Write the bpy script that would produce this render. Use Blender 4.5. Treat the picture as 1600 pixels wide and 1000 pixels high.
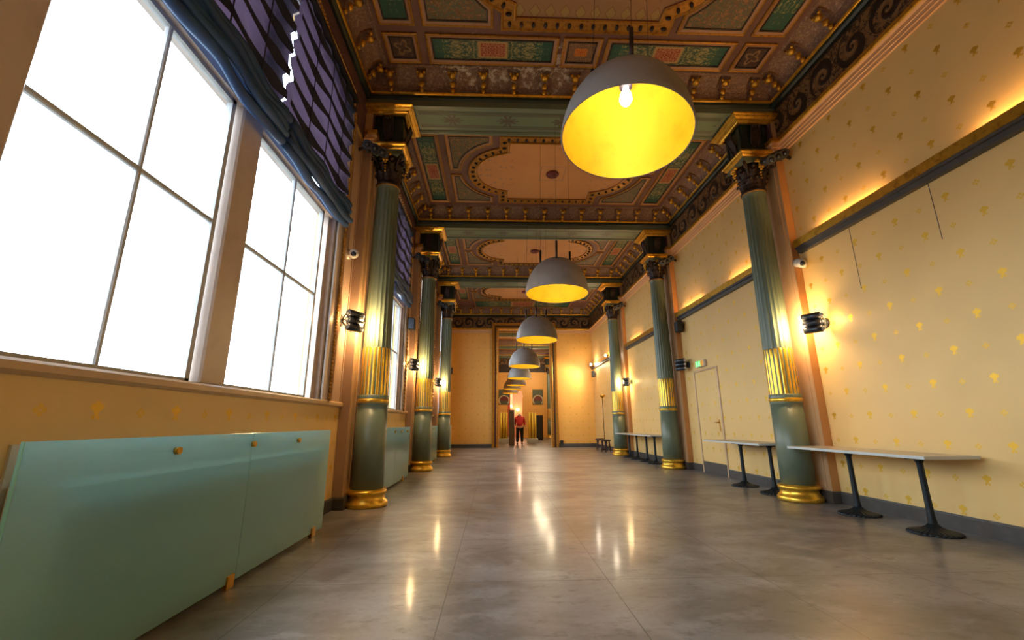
import bpy, math, random
from math import pi, sin, cos, sqrt, radians, floor
from mathutils import Vector, Matrix, Euler
random.seed(7)
S = bpy.context.scene
COL = S.collection
for o in list(bpy.data.objects):
    bpy.data.objects.remove(o)

# ------------------------------------------------------------------ camera, exposure, world
def set_camera():
    yaw, pitch, roll, h, f = .0405, .2386, -.0051, 1.08, 664.0
    cy, sy, cp, sp = cos(yaw), sin(yaw), cos(pitch), sin(pitch)
    fw = Vector((sy*cp, cy*cp, sp)); r = Vector((cy, -sy, 0)); u = r.cross(fw)
    cr, sr = cos(roll), sin(roll)
    r2 = r*cr + u*sr; u2 = -r*sr + u*cr
    m = Matrix(((r2.x, u2.x, -fw.x, 0), (r2.y, u2.y, -fw.y, 0), (r2.z, u2.z, -fw.z, h), (0, 0, 0, 1)))
    cam = bpy.data.cameras.new('camera'); cam.sensor_width = 36; cam.lens = f/1600*36
    cam.clip_start = .02; cam.clip_end = 300
    o = bpy.data.objects.new('camera', cam); COL.objects.link(o); o.matrix_world = m
    S.camera = o
set_camera()
S.view_settings.view_transform = 'Standard'; S.view_settings.look = 'None'
S.view_settings.gamma = 1; S.view_settings.use_curve_mapping = False
S.view_settings.exposure = 0.32
WORLD = 7.5
w = bpy.data.worlds.new('sky'); S.world = w; w.use_nodes = True
bg = w.node_tree.nodes['Background']; bg.inputs[0].default_value = (.76, .89, 1, 1); bg.inputs[1].default_value = WORLD
POW = dict(pendant=3.2, sconce=22, sconce_back=3.5, rail=7, track=80, hall=130, pink=45)

def lin(c):
    return tuple(((v/255)/12.92 if v/255 <= .04045 else ((v/255+.055)/1.055)**2.4) for v in c)

def add_light(name, kind, loc, power, col=(1, .72, .38), size=.05, rot=None, size_y=None, spot=None, parent=None, portal=False):
    l = bpy.data.lights.new(name, kind); l.energy = power; l.color = col
    if kind == 'AREA':
        l.size = size
        if size_y: l.shape = 'RECTANGLE'; l.size_y = size_y
        if portal: l.cycles.is_portal = True
    else:
        l.shadow_soft_size = size
    if kind == 'SPOT': l.spot_size = spot or radians(80); l.spot_blend = .7
    o = bpy.data.objects.new(name, l); COL.objects.link(o); o.location = loc
    if rot: o.rotation_euler = rot
    if parent: o.parent = parent
    return o

# ------------------------------------------------------------------ layout numbers
XL, XR = -1.75, 4.31          # column axes
CY = [6.29, 10.715, 15.14]    # column rows
WL, WR = -2.12, 4.72          # wall faces
CX = 1.28
YB, YE = -1.8, 20.4           # wall behind, end wall
HZ = 6.59                     # ceiling field
GZ = 6.31                     # gold rail
BH = .34                      # beam half width
BZ = 6.10                     # beam soffit
H2 = 33.6                     # back wall of the second hall
# daylight portals (windows)
for y0, y1, z0, z1 in ((-1.0, 5.0, 1.4, 5.6), (7.2, 9.65, 1.4, 5.6), (11.6, 14.1, 1.4, 5.6), (16.0, 18.5, 1.4, 5.6)):
    add_light('window_daylight', 'AREA', (WL-.35, (y0+y1)/2, (z0+z1)/2), 1, (1, 1, 1), z1-z0, (0, -pi/2, 0), y1-y0, portal=True)

# ------------------------------------------------------------------ node helpers
class X:
    def __init__(s, nt, k): s.nt = nt; s.k = k
    def _m(s, op, *a, clamp=False):
        n = s.nt.nodes.new('ShaderNodeMath'); n.operation = op; n.use_clamp = clamp
        for i, v in enumerate((s,)+a):
            if isinstance(v, X): s.nt.links.new(v.k, n.inputs[i])
            else: n.inputs[i].default_value = v
        return X(s.nt, n.outputs[0])
    def __add__(s, o): return s._m('ADD', o)
    def __sub__(s, o): return s._m('SUBTRACT', o)
    def __mul__(s, o): return s._m('MULTIPLY', o)
    def __truediv__(s, o): return s._m('DIVIDE', o)
    def abs(s): return s._m('ABSOLUTE')
    def floor(s): return s._m('FLOOR')
    def frac(s): return s._m('FRACT')
    def mod(s, o): return s._m('FLOORED_MODULO', o)
    def sin(s): return s._m('SINE')
    def sqrt(s): return s._m('SQRT')
    def pow(s, o): return s._m('POWER', o)
    def log(s): return s._m('LOGARITHM', 2.71828)
    def atan2(s, o): return s._m('ARCTAN2', o)
    def mx(s, o): return s._m('MAXIMUM', o)
    def mn(s, o): return s._m('MINIMUM', o)
    def lt(s, o): return s._m('LESS_THAN', o)
    def gt(s, o): return s._m('GREATER_THAN', o)
    def clamp(s): return s._m('ADD', 0.0, clamp=True)
    def soft(s, a, b):   # smooth 0..1 between a and b
        n = s.nt.nodes.new('ShaderNodeMapRange'); n.interpolation_type = 'SMOOTHSTEP'
        s.nt.links.new(s.k, n.inputs[0]); n.inputs[1].default_value = a; n.inputs[2].default_value = b
        return X(s.nt, n.outputs[0])

def hyp(a, b): return (a*a+b*b).sqrt()

class M:
    """a procedural material"""
    def __init__(s, name, base=(128, 128, 128), rough=.5, metal=0.0, **kw):
        s.m = bpy.data.materials.new(name); s.m.use_nodes = True; s.nt = s.m.node_tree
        s.b = s.nt.nodes['Principled BSDF']
        s.col = None
        s.b.inputs['Base Color'].default_value = (*lin(base), 1)
        s.b.inputs['Roughness'].default_value = rough; s.b.inputs['Metallic'].default_value = metal
        for k, v in kw.items(): s.b.inputs[k].default_value = v
        s.base = base
    def coord(s, kind='Object'):
        t = s.nt.nodes.new('ShaderNodeTexCoord'); sp = s.nt.nodes.new('ShaderNodeSeparateXYZ')
        s.nt.links.new(t.outputs[kind], sp.inputs[0]); s.vec = t.outputs[kind]
        return [X(s.nt, sp.outputs[i]) for i in range(3)]
    def comb(s, a, b, c):
        n = s.nt.nodes.new('ShaderNodeCombineXYZ')
        for i, v in enumerate((a, b, c)):
            if isinstance(v, X): s.nt.links.new(v.k, n.inputs[i])
            else: n.inputs[i].default_value = v
        return n.outputs[0]
    def noise(s, scale=5, detail=4, vec=None, rough=.55, dist=0.0):
        n = s.nt.nodes.new('ShaderNodeTexNoise'); n.inputs['Scale'].default_value = scale
        n.inputs['Detail'].default_value = detail; n.inputs['Roughness'].default_value = rough
        n.inputs['Distortion'].default_value = dist
        if vec is None:
            t = s.nt.nodes.new('ShaderNodeTexCoord'); vec = t.outputs['Object']
        s.nt.links.new(vec, n.inputs['Vector']); return X(s.nt, n.outputs[0])
    def voro(s, scale=5, vec=None, feature='F1'):
        n = s.nt.nodes.new('ShaderNodeTexVoronoi'); n.feature = feature; n.inputs['Scale'].default_value = scale
        if vec is None:
            t = s.nt.nodes.new('ShaderNodeTexCoord'); vec = t.outputs['Object']
        s.nt.links.new(vec, n.inputs['Vector']); return X(s.nt, n.outputs[0])
    def mix(s, fac, a, b):
        n = s.nt.nodes.new('ShaderNodeMix'); n.data_type = 'RGBA'
        if isinstance(fac, X): s.nt.links.new(fac.k, n.inputs[0])
        else: n.inputs[0].default_value = fac
        for i, v in ((6, a), (7, b)):
            if isinstance(v, tuple): n.inputs[i].default_value = (*lin(v), 1)
            else: s.nt.links.new(v, n.inputs[i])
        return n.outputs[2]
    def over(s, fac, c):       # paint colour c over what there is where fac = 1
        s.col = s.mix(fac, s.col if s.col is not None else s.base, c); s.nt.links.new(s.col, s.b.inputs['Base Color']); return s
    def to(s, x, inp): s.nt.links.new(x.k, s.b.inputs[inp]); return s
    def bump(s, x, dist=.01, strength=1.0):
        n = s.nt.nodes.new('ShaderNodeBump'); n.inputs['Distance'].default_value = dist; n.inputs['Strength'].default_value = strength
        s.nt.links.new(x.k, n.inputs['Height']); s.nt.links.new(n.outputs[0], s.b.inputs['Normal']); return s

def plain(name, base, rough=.5, metal=0.0, wear=None, amount=.5, scale=6, **kw):
    m = M(name, base, rough, metal, **kw)
    if wear: m.over(m.noise(scale, 5).soft(.45, .75)*amount, wear)
    return m.m

MAT = {}
def build_materials():
    g = MAT
    # walls
    def wallpaper(name, base, motif, vert='z', along='y'):
        m = M(name, base, .52); x, y, z = m.coord()
        a = y if along == 'y' else x
        u = (a-3.85)/.29; v = (z-2.10)/.316
        iu = (u+.5).floor(); iv = (v+.5).floor()
        du = (u-iu)*.29; dv = (v-iv)*.316
        par = (iu+iv).mod(2.0)             # 0 big, 1 small
        big = None
        for cx, cz, r in ((0, .012, .022), (.022, .024, .018), (-.022, .024, .018), (0, .040, .016), (.004, -.014, .013), (.016, -.032, .010), (-.014, -.030, .010)):
            d = hyp(du-cx, dv-cz)/r
            big = d if big is None else big.mn(d)
        b = (big.lt(1.0))*(par.lt(.5))
        sm = None
        for cx, cz in ((.02, 0), (-.02, 0), (0, .018), (0, -.018)):
            d = hyp(du-cx, dv-cz)/.0125
            sm = d if sm is None else sm.mn(d)
        sml = sm.lt(1.0)*par.gt(.5)
        n = m.noise(1.3, 3)
        m.over(n.soft(.4, .7)*.25, tuple(int(c*.9) for c in base))
        tex = m.noise(160, 2)
        m.over((b+sml*.9).clamp()*(tex.soft(.3, .6)*.2+.75), motif)
        m.to((b+sml*.7).clamp()*.8, 'Metallic')
        m.bump(tex, .0006, .4)
        return m.m
    g['wallpaper'] = wallpaper('gold_wallpaper', (230, 192, 124), (226, 180, 58))
    g['wallpaper_end'] = wallpaper('gold_wallpaper_end', (230, 172, 86), (214, 166, 70), along='x')  # more orange copy of the paper; warm light is put into its base colour
    g['pilaster'] = plain('pink_beige_paint', (196, 158, 118), .5, wear=(176, 136, 96), amount=.5, scale=2)
    g['pilaster_side'] = plain('ochre_orange_paint', (192, 134, 78), .5, wear=(180, 120, 60), amount=.4, scale=3)  # warm light falling on the side faces is put into this orange
    g['mauve_wall'] = plain('mauve_plaster', (96, 66, 70), .6, wear=(76, 50, 52), amount=.6)
    g['peach'] = plain('peach_moulding_paint', (208, 160, 116), .5, wear=(190, 140, 96), amount=.3)
    g['bevel'] = plain('brown_bevel_paint', (168, 124, 90), .5, wear=(140, 98, 68), amount=.5)
    g['jamb'] = plain('mauve_brown_jamb_paint', (178, 148, 126), .45, wear=(154, 122, 100), amount=.5, scale=2)
    g['trim_brown'] = plain('brown_window_paint', (208, 190, 178), .4, wear=(184, 164, 150), amount=.5)  # lightened: haze over the window bars is put into the base colour
    g['sash'] = plain('grey_sash_paint', (196, 196, 196), .4, wear=(140, 130, 120), amount=.4)
    g['sill'] = plain('beige_sill_paint', (204, 170, 130), .35, wear=(180, 146, 106), amount=.4)
    g['skirting'] = plain('dark_skirting_stone', (70, 66, 64), .45, wear=(92, 84, 78), amount=.5)
    g['street'] = plain('grey_street_paving', (120, 118, 114), .8, wear=(100, 98, 94), amount=.5, scale=.5)
    # floor
    m = M('polished_concrete_tiles', (124, 120, 119), .2); x, y, z = m.coord()
    st = m.nt.nodes.new('ShaderNodeMapping'); m.nt.links.new(m.vec, st.inputs[0]); st.inputs['Scale'].default_value = (.8, 1.3, 1)
    n1 = m.noise(.9, 6, st.outputs[0], .62, .6); n2 = m.noise(2.6, 6, st.outputs[0], .68, .4); n3 = m.noise(26, 4)
    m.over(n1.soft(.38, .62)*.8, (82, 76, 72)); m.over(n2.soft(.45, .7)*.5, (156, 152, 150)); m.over(n3.soft(.45, .75)*.25, (84, 77, 72)); m.over(m.noise(8, 5, st.outputs[0], .7).soft(.52, .68)*.55, (66, 60, 56))
    spot = m.noise(2.1, 3, None, .5, .3).soft(.66, .74); m.over(spot*.45, (58, 50, 46))
    jx = ((x+.31)/1.115); jy = ((y-3.34)/1.115)
    lx = ((jx+.5).frac()-.5).abs()*1.115; ly = ((jy+.5).frac()-.5).abs()*1.115
    tj = lx.mn(ly).lt(.0035); m.over(tj*.8, (52, 46, 44))
    m.to(n2*.3+n1*.2+.13, 'Roughness'); m.bump(n3*.3+n1, .003, .2); m.b.inputs['Coat Weight'].default_value = .15; m.b.inputs['Coat Roughness'].default_value = .12; m.b.inputs['Specular IOR Level'].default_value = .65; g['floor'] = m.m
    # column paints
    m = M('sage_green_paint', (100, 112, 94), .36); n = m.noise(3, 4); m.over(n.soft(.45, .75)*.4, (112, 116, 90)); g['green'] = m.m
    g['green_dark'] = plain('bottle_green_paint', (38, 50, 42), .4, wear=(24, 30, 26), amount=.6, scale=9)
    g['gilt'] = plain('gilding', (228, 176, 66), .32, .85, wear=(150, 96, 30), amount=.6, scale=14)
    g['gilt_leaf'] = plain('bright_gold_leaf', (236, 190, 70), .3, .8, wear=(190, 130, 34), amount=.5, scale=20)
    g['gilt_dull'] = plain('dull_gold_paint', (176, 122, 44), .42, .55, wear=(96, 60, 26), amount=.7, scale=18)
    g['bronze'] = plain('dark_bronze_relief', (46, 34, 32), .45, .25, wear=(92, 62, 48), amount=.6, scale=24)
    # ceiling
    m = M('mauve_brown_rib_paint', (116, 80, 70), .6); n = m.noise(2.2, 5); m.over(n.soft(.4, .7)*.4, (84, 54, 46))
    x, y, z = m.coord()
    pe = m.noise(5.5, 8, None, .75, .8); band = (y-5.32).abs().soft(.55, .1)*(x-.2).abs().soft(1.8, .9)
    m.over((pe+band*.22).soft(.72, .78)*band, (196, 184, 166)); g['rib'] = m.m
    m = M('tan_panel_plaster', (200, 142, 88), .7); x, y, z = m.coord()
    n = m.noise(1.2, 4); m.over(n.soft(.4, .7)*.4, (182, 124, 74))
    q = 8.545; ax = (x-CX).abs(); ay = ((y-6.29).mod(4.425)-2.255).abs()
    fl = m.voro(7, m.comb(ax, ay, 0.0)).lt(.3)*(m.noise(30, 3).soft(.45, .55))
    edge = ax.mx(ay*.93).soft(.8, .95); m.over(fl*edge*.75, (138, 116, 104))
    sq = (ax.mx(ay)-.27).abs().lt(.014); m.over(sq*.55, (140, 112, 100))
    sqf = ax.mx(ay).lt(.25)*m.voro(22, m.comb(ax, ay, 0.0)).lt(.25); m.over(sqf*.4, (168, 140, 116))
    g['field'] = m.m
    m = M('lozenge_panel_plaster', (150, 112, 78), .7); x, y, z = m.coord()
    a = ((x/.21).frac()-.5).abs(); b = ((y/.3).frac()-.5).abs(); m.over((a+b).lt(.34)*.7, (156, 132, 74)); m.over(((a+b)-.36).abs().lt(.03)*.6, (110, 60, 40))
    g['lozenge'] = m.m
    def ornament(name, axis, plates):
        m = M(name, (52, 76, 64), .6); u, v, ww = m.coord('Generated')
        if axis == 'y': u, v = v, u
        mu = (u-.5).abs(); mv = (v-.5).abs()
        vec = m.comb(mu*3.2, mv, 0.0)
        nz = m.noise(9, 3, vec, .6, 1.6); vo = m.voro(7, vec)
        m.over(nz.soft(.5, .56)*(mu.lt(.42)), (150, 140, 92))
        m.over(vo.lt(.13)*1.0, (30, 92, 74)); m.over((vo-.18).abs().lt(.02)*.8, (170, 148, 88))
        end = mu.gt(.36)*nz.lt(.58); m.over(end*.8, (30, 84, 70))
        if plates:
            red = mu.lt(.105)*mv.lt(.33); rim = mu.lt(.125)*mv.lt(.42)
            m.over(rim*1.0, (176, 138, 84)); m.over(red*1.0, (142, 44, 32)); m.over(red*m.noise(22, 4, vec, .7).soft(.5, .56), (196, 150, 104))
        return m.m
    g['orn_x'] = ornament('green_arabesque_panel_cross', 'x', True)
    g['orn_y'] = ornament('green_arabesque_panel_long', 'y', True)
    m = M('cartouche_panel_paint', (110, 78, 60), .6); u, v, ww = m.coord('Generated')
    mu = (u-.5).abs(); mv = (v-.5).abs(); vec = m.comb(mu, mv, 0.0)
    m.over(m.noise(14, 4, vec, .6, 2).soft(.48, .54), (146, 112, 74)); m.over(mu.lt(.24)*mv.lt(.2)*1.0, (168, 62, 28)); m.over(mu.lt(.24)*mv.lt(.2)*m.noise(30, 2, vec).gt(.52), (216, 150, 50)); g['cartouche'] = m.m
    m = M('rosette_panel_paint', (70, 50, 44), .6); u, v, ww = m.coord('Generated')
    mu = u-.5; mv = v-.5; r = hyp(mu, mv); an = mv.atan2(mu)
    m.over((r-(an*4.0).sin()*.1-.26).abs().lt(.06)*.8, (146, 112, 76)); m.over(m.noise(20, 3).gt(.58)*.5, (128, 92, 62)); g['rosette'] = m.m
    m = M('spandrel_relief_paint', (120, 92, 66), .65); n = m.noise(11, 5, None, .65, 2.2); m.over(n.soft(.46, .54), (92, 100, 78)); m.over(m.noise(17, 4, None, .6, 1.5).soft(.54, .6)*.8, (168, 118, 78)); m.bump(n, .015); g['spandrel'] = m.m
    m = M('coved_cornice_paint', (118, 88, 74), .55); x, y, z = m.coord()
    n = m.voro(13); n2 = m.noise(20, 4, None, .6, 1.5); m.over(n2.soft(.5, .58)*.7, (156, 124, 98)); m.over(n.lt(.2)*.5, (170, 146, 122)); m.bump(n2, .008)
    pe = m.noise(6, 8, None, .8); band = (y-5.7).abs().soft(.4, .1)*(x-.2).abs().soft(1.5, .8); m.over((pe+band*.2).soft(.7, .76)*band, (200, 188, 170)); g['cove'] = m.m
    # frieze with scrolls
    def frieze(name, along):
        m = M(name, (134, 100, 64), .5, .2); x, y, z = m.coord(); a = y if along == 'y' else x
        t = a/.52; i = t.floor(); u = (t-i-.5)*.52; v = z-5.90
        sgn = i.mod(2.0)*2.0-1.0
        r = hyp(u, v); an = (v*sgn).atan2(u)
        sp = ((r+.02).log()*4.4+an+m.noise(6, 2)*1.2).sin()
        scroll = sp.soft(-.05, .2)*r.lt(.25)
        m.over(scroll*.95, (34, 24, 24))
        leaf = (m.noise(11, 4, None, .65, 2.2).soft(.50, .54))*r.gt(.13); m.over(leaf*.9, (38, 28, 26))
        m.over((v.abs()-.27).gt(0.0)*.9, (40, 30, 26))
        m.bump(sp*r.lt(.27), .01); return m.m
    g['frieze'] = frieze('scrollwork_frieze', 'y'); g['frieze_x'] = frieze('scrollwork_frieze_end', 'x')
    m = M('stencilled_beam_soffit', (92, 112, 88), .45); x, y, z = m.coord()
    t = ((x-.2)/.95); u = ((t+.5).frac()-.5)*.95; v = (y-6.29).mod(4.425); v = v-(v.gt(2.2)*4.425)
    r = hyp(u, v); an = v.atan2(u); m.over((r-((an*4.0).sin().abs()*.14+.015)).lt(0.0)*.75, (70, 52, 46)); m.over((v.abs()-.115).gt(0.0)*.6, (70, 60, 50)); m.over((v.abs().lt(.012)*u.abs().lt(.2))*.8, (66, 50, 44)); g['soffit'] = m.m
    # fabrics
    m = M('blue_violet_blind_fabric', (44, 86, 138), .6); n = m.noise(3, 4); m.over(n.soft(.4, .7)*.5, (62, 72, 122))  # bluer than the cloth itself: window glare is put into the base colour
    tr = m.nt.nodes.new('ShaderNodeBsdfTranslucent'); tr.inputs[0].default_value = (*lin((104, 78, 98)), 1)
    mx = m.nt.nodes.new('ShaderNodeMixShader'); mx.inputs[0].default_value = .22; out = m.nt.nodes['Material Output']
    m.nt.links.new(m.b.outputs[0], mx.inputs[1]); m.nt.links.new(tr.outputs[0], mx.inputs[2]); m.nt.links.new(mx.outputs[0], out.inputs[0]); g['blind'] = m.m
    g['blind_dark'] = plain('blind_tape_navy', (22, 32, 60), .8, wear=(32, 38, 70))
    # glass
    def schlick(nt):      # reflectance of a thin sheet, the same from both sides
        lw = nt.nodes.new('ShaderNodeLayerWeight'); lw.inputs[0].default_value = .5
        p = nt.nodes.new('ShaderNodeMath'); p.operation = 'POWER'; p.inputs[1].default_value = 5; nt.links.new(lw.outputs['Facing'], p.inputs[0])
        q = nt.nodes.new('ShaderNodeMath'); q.operation = 'MULTIPLY_ADD'; q.inputs[1].default_value = .8; q.inputs[2].default_value = .05; nt.links.new(p.outputs[0], q.inputs[0]); return q
    def glass(name, tint, gloss):
        m = bpy.data.materials.new(name); m.use_nodes = True; nt = m.node_tree; nt.nodes.remove(nt.nodes['Principled BSDF'])
        t = nt.nodes.new('ShaderNodeBsdfTransparent'); t.inputs[0].default_value = (*tint, 1)
        gl = nt.nodes.new('ShaderNodeBsdfGlossy'); gl.inputs['Roughness'].default_value = .02
        fr = schlick(nt)
        mx = nt.nodes.new('ShaderNodeMixShader'); nt.links.new(fr.outputs[0], mx.inputs[0]); nt.links.new(t.outputs[0], mx.inputs[1]); nt.links.new(gl.outputs[0], mx.inputs[2])
        nt.links.new(mx.outputs[0], nt.nodes['Material Output'].inputs[0]); return m
    g['pane'] = glass('window_glass', (.97, .99, 1), 1)
    m = bpy.data.materials.new('frosted_aqua_glass'); m.use_nodes = True; nt = m.node_tree; nt.nodes.remove(nt.nodes['Principled BSDF'])
    rf = nt.nodes.new('ShaderNodeBsdfRefraction'); rf.inputs['Color'].default_value = (.72, .96, 1, 1); rf.inputs['Roughness'].default_value = .22; rf.inputs['IOR'].default_value = 1.12
    tl = nt.nodes.new('ShaderNodeBsdfTranslucent'); tl.inputs[0].default_value = (.62, .97, 1, 1)
    df = nt.nodes.new('ShaderNodeBsdfDiffuse'); df.inputs[0].default_value = (.5, .82, .86, 1)
    gl = nt.nodes.new('ShaderNodeBsdfGlossy'); gl.inputs['Roughness'].default_value = .12
    fr = schlick(nt)
    m1 = nt.nodes.new('ShaderNodeMixShader'); m1.inputs[0].default_value = .3; nt.links.new(rf.outputs[0], m1.inputs[1]); nt.links.new(tl.outputs[0], m1.inputs[2])
    m2 = nt.nodes.new('ShaderNodeMixShader'); m2.inputs[0].default_value = .30; nt.links.new(m1.outputs[0], m2.inputs[1]); nt.links.new(df.outputs[0], m2.inputs[2])
    m3 = nt.nodes.new('ShaderNodeMixShader'); nt.links.new(fr.outputs[0], m3.inputs[0]); nt.links.new(m2.outputs[0], m3.inputs[1]); nt.links.new(gl.outputs[0], m3.inputs[2])
    nt.links.new(m3.outputs[0], nt.nodes['Material Output'].inputs[0]); g['frost'] = m
    g['glass_edge'] = plain('glass_edge', (150, 220, 205), .2)
    # metals and so on
    g['shade_out'] = plain('grey_lilac_shade_lacquer', (142, 134, 130), .45, wear=(112, 102, 94), amount=.4)
    g['shade_in'] = plain('gold_leaf_shade_lining', (238, 200, 34), .5, .35, wear=(230, 170, 12), amount=.6, scale=5)
    g['iron'] = plain('black_cast_iron', (26, 34, 40), .4, .3, wear=(40, 50, 58), amount=.5)
    g['gunmetal'] = plain('gunmetal', (70, 72, 78), .3, .7, wear=(40, 40, 44), amount=.5)
    g['black'] = plain('black_plastic', (20, 20, 22), .45)
    g['white_plastic'] = plain('white_plastic', (205, 198, 190), .35)
    g['table_top'] = plain('grey_laminate', (176, 166, 152), .3, wear=(150, 136, 118), amount=.4)
    g['table_edge'] = plain('pale_table_edge', (196, 200, 196), .35)
    g['brass'] = plain('brass', (214, 160, 60), .3, .9, wear=(150, 100, 34), amount=.4)
    g['dark_wood'] = plain('dark_stained_wood', (62, 34, 28), .35, wear=(36, 20, 18), amount=.5, scale=12)
    g['rod'] = plain('dark_rod_metal', (60, 48, 50), .4, .5)
    g['enclosure'] = plain('pale_radiator_enamel', (206, 208, 202), .5)
    g['door_wood'] = plain('dark_brown_door', (92, 74, 58), .4, wear=(70, 54, 42))
    g['yellow'] = plain('yellow_lacquer_tube', (250, 228, 90), .4, 0)
    g['pale'] = plain('pale_plinth', (186, 200, 206), .3)
    g['pink'] = plain('salmon_wall_paint', (236, 186, 158), .6)
    g['red_cloth'] = plain('red_cloth', (190, 34, 44), .7, wear=(150, 20, 34))
    g['black_cloth'] = plain('black_cloth', (22, 20, 26), .8)
    g['skin'] = plain('skin', (206, 150, 120), .5); g['hair'] = plain('brown_hair', (48, 32, 24), .5)
    g['art_dark'] = plain('dark_green_canvas', (78, 84, 66), .6); g['art_red'] = plain('deep_red_canvas', (110, 42, 36), .6); g['art_cream'] = plain('cream_arch_paint', (206, 190, 150), .6)
    def emit(name, c, s):
        m = M(name, (0, 0, 0), .5); m.b.inputs['Emission Color'].default_value = (*c, 1); m.b.inputs['Emission Strength'].default_value = s; return m.m
    g['bulb'] = emit('lit_bulb', (1, .93, .8), 22); g['bulb_warm'] = emit('warm_bulb', (1, .66, .28), 26); g['bulb_white'] = emit('white_spot_bulb', (1, .95, .85), 70)
    g['exit_green'] = emit('exit_sign_green', (.08, 1, .16), 1.1); g['exit_white'] = emit('exit_sign_white', (.8, 1, .8), 1.0); g['exit_amber'] = emit('exit_amber', (1, .45, .04), .5)
    g['led'] = emit('cool_glint_lens', (1, .8, .6), .12)
build_materials()

# ------------------------------------------------------------------ mesh builder
class MB:
    def __init__(s): s.v = []; s.f = []; s.m = []; s.sm = []; s.mi = 0; s.smooth = False; s.T = None
    def add(s, vs, fs, smooth=None):
        n = len(s.v)
        if s.T is not None: vs = [tuple(s.T @ Vector(p)) for p in vs]
        s.v += [tuple(p) for p in vs]
        for f in fs:
            s.f.append(tuple(i+n for i in f)); s.m.append(s.mi); s.sm.append(s.smooth if smooth is None else smooth)
        return s
    def box(s, x0, y0, z0, x1, y1, z1):
        v = [(x, y, z) for z in (z0, z1) for y in (y0, y1) for x in (x0, x1)]
        return s.add(v, [(0, 2, 3, 1), (4, 5, 7, 6), (0, 1, 5, 4), (2, 6, 7, 3), (0, 4, 6, 2), (1, 3, 7, 5)], False)
    def bevbox(s, x0, y0, z0, x1, y1, z1, b=.01):
        c = [(x0, x0+b, x1-b, x1), (y0, y0+b, y1-b, y1), (z0, z0+b, z1-b, z1)]
        # six inset faces joined by chamfers
        v = []; idx = {}
        def V(i, j, k):
            if (i, j, k) not in idx: idx[(i, j, k)] = len(v); v.append((c[0][i], c[1][j], c[2][k]))
            return idx[(i, j, k)]
        f = []
        for e, o in ((0, (1, 2)), (3, (1, 2))):
            f.append([V(e, 1, 1), V(e, 2, 1), V(e, 2, 2), V(e, 1, 2)]); f.append([V(1, e, 1), V(2, e, 1), V(2, e, 2), V(1, e, 2)]); f.append([V(1, 1, e), V(2, 1, e), V(2, 2, e), V(1, 2, e)])
        for a, i in ((0, 1), (3, 2)):
            for b_, j in ((0, 1), (3, 2)):
                f.append([V(a, j, 1), V(a, j, 2), V(i, b_, 2), V(i, b_, 1)])
                f.append([V(a, 1, j), V(a, 2, j), V(i, 2, b_), V(i, 1, b_)])
                f.append([V(1, a, j), V(2, a, j), V(2, i, b_), V(1, i, b_)])
                for k_, k in ((0, 1), (3, 2)): f.append([V(a, j, k), V(i, b_, k), V(i, j, k_)])
        return s.add(v, f, False)
    def lathe(s, prof, n=24, c=(0, 0, 0), fr=None, smooth=True, a0=0, a1=2*pi, cap=True):
        full = abs(a1-a0-2*pi) < 1e-6; m = n if full else n+1; v = []
        for r, z in prof:
            for i in range(m):
                a = a0+(a1-a0)*i/n; rr = r*(fr(a, z) if fr else 1); v.append((c[0]+rr*cos(a), c[1]+rr*sin(a), c[2]+z))
        f = []
        for k in range(len(prof)-1):
            for i in range(n):
                j = (i+1) % m
                f.append((k*m+i, k*m+j, (k+1)*m+j, (k+1)*m+i))
        s.add(v, f, smooth)
        if cap and full:
            b = len(s.v)-len(v)
            for k in (0, len(prof)-1):
                if prof[k][0] > 1e-4:
                    s.f.append(tuple(b+k*m+i for i in range(m))); s.m.append(s.mi); s.sm.append(False)
        return s
    def cyl(s, p, q, r, n=12, r2=None, smooth=True):
        p = Vector(p); q = Vector(q); d = (q-p); R = d.to_track_quat('Z', 'Y').to_matrix().to_4x4(); T0 = s.T
        s.T = (T0 or Matrix())@Matrix.Translation(p)@R
        s.lathe([(r, 0), (r if r2 is None else r2, d.length)], n, smooth=smooth); s.T = T0; return s
    def tube(s, pts, r, n=8):
        pts = [Vector(p) for p in pts]; v = []; f = []
        for i, p in enumerate(pts):
            d = (pts[min(i+1, len(pts)-1)]-pts[max(i-1, 0)]).normalized()
            a = d.orthogonal().normalized() if i == 0 else (a-d*a.dot(d)).normalized(); b = d.cross(a)
            rr = r[i] if isinstance(r, (list, tuple)) else r
            for k in range(n): t = 2*pi*k/n; v.append(p+(a*cos(t)+b*sin(t))*rr)
        for i in range(len(pts)-1):
            for k in range(n): j = (k+1) % n; f.append((i*n+k, i*n+j, (i+1)*n+j, (i+1)*n+k))
        f.append(tuple(range(n))); f.append(tuple((len(pts)-1)*n+k for k in range(n)))
        return s.add(v, f, True)
    def ball(s, c, r, n=10, m=7, sc=(1, 1, 1)):
        v = [(c[0], c[1], c[2]-r*sc[2])]; f = []
        for j in range(1, m):
            t = -pi/2+pi*j/m
            for i in range(n): a = 2*pi*i/n; v.append((c[0]+r*sc[0]*cos(t)*cos(a), c[1]+r*sc[1]*cos(t)*sin(a), c[2]+r*sc[2]*sin(t)))
        v.append((c[0], c[1], c[2]+r*sc[2])); e = len(v)-1
        for i in range(n):
            f.append((0, 1+(i+1) % n, 1+i)); f.append((e, e-n+i, e-n+(i+1) % n))
            for j in range(m-2): f.append((1+j*n+i, 1+j*n+(i+1) % n, 1+(j+1)*n+(i+1) % n, 1+(j+1)*n+i))
        return s.add(v, f, True)
    def grid(s, fn, nu, nv, smooth=True):
        v = [fn(i/nu, j/nv) for j in range(nv+1) for i in range(nu+1)]
        f = [(j*(nu+1)+i, j*(nu+1)+i+1, (j+1)*(nu+1)+i+1, (j+1)*(nu+1)+i) for j in range(nv) for i in range(nu)]
        return s.add(v, f, smooth)
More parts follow.
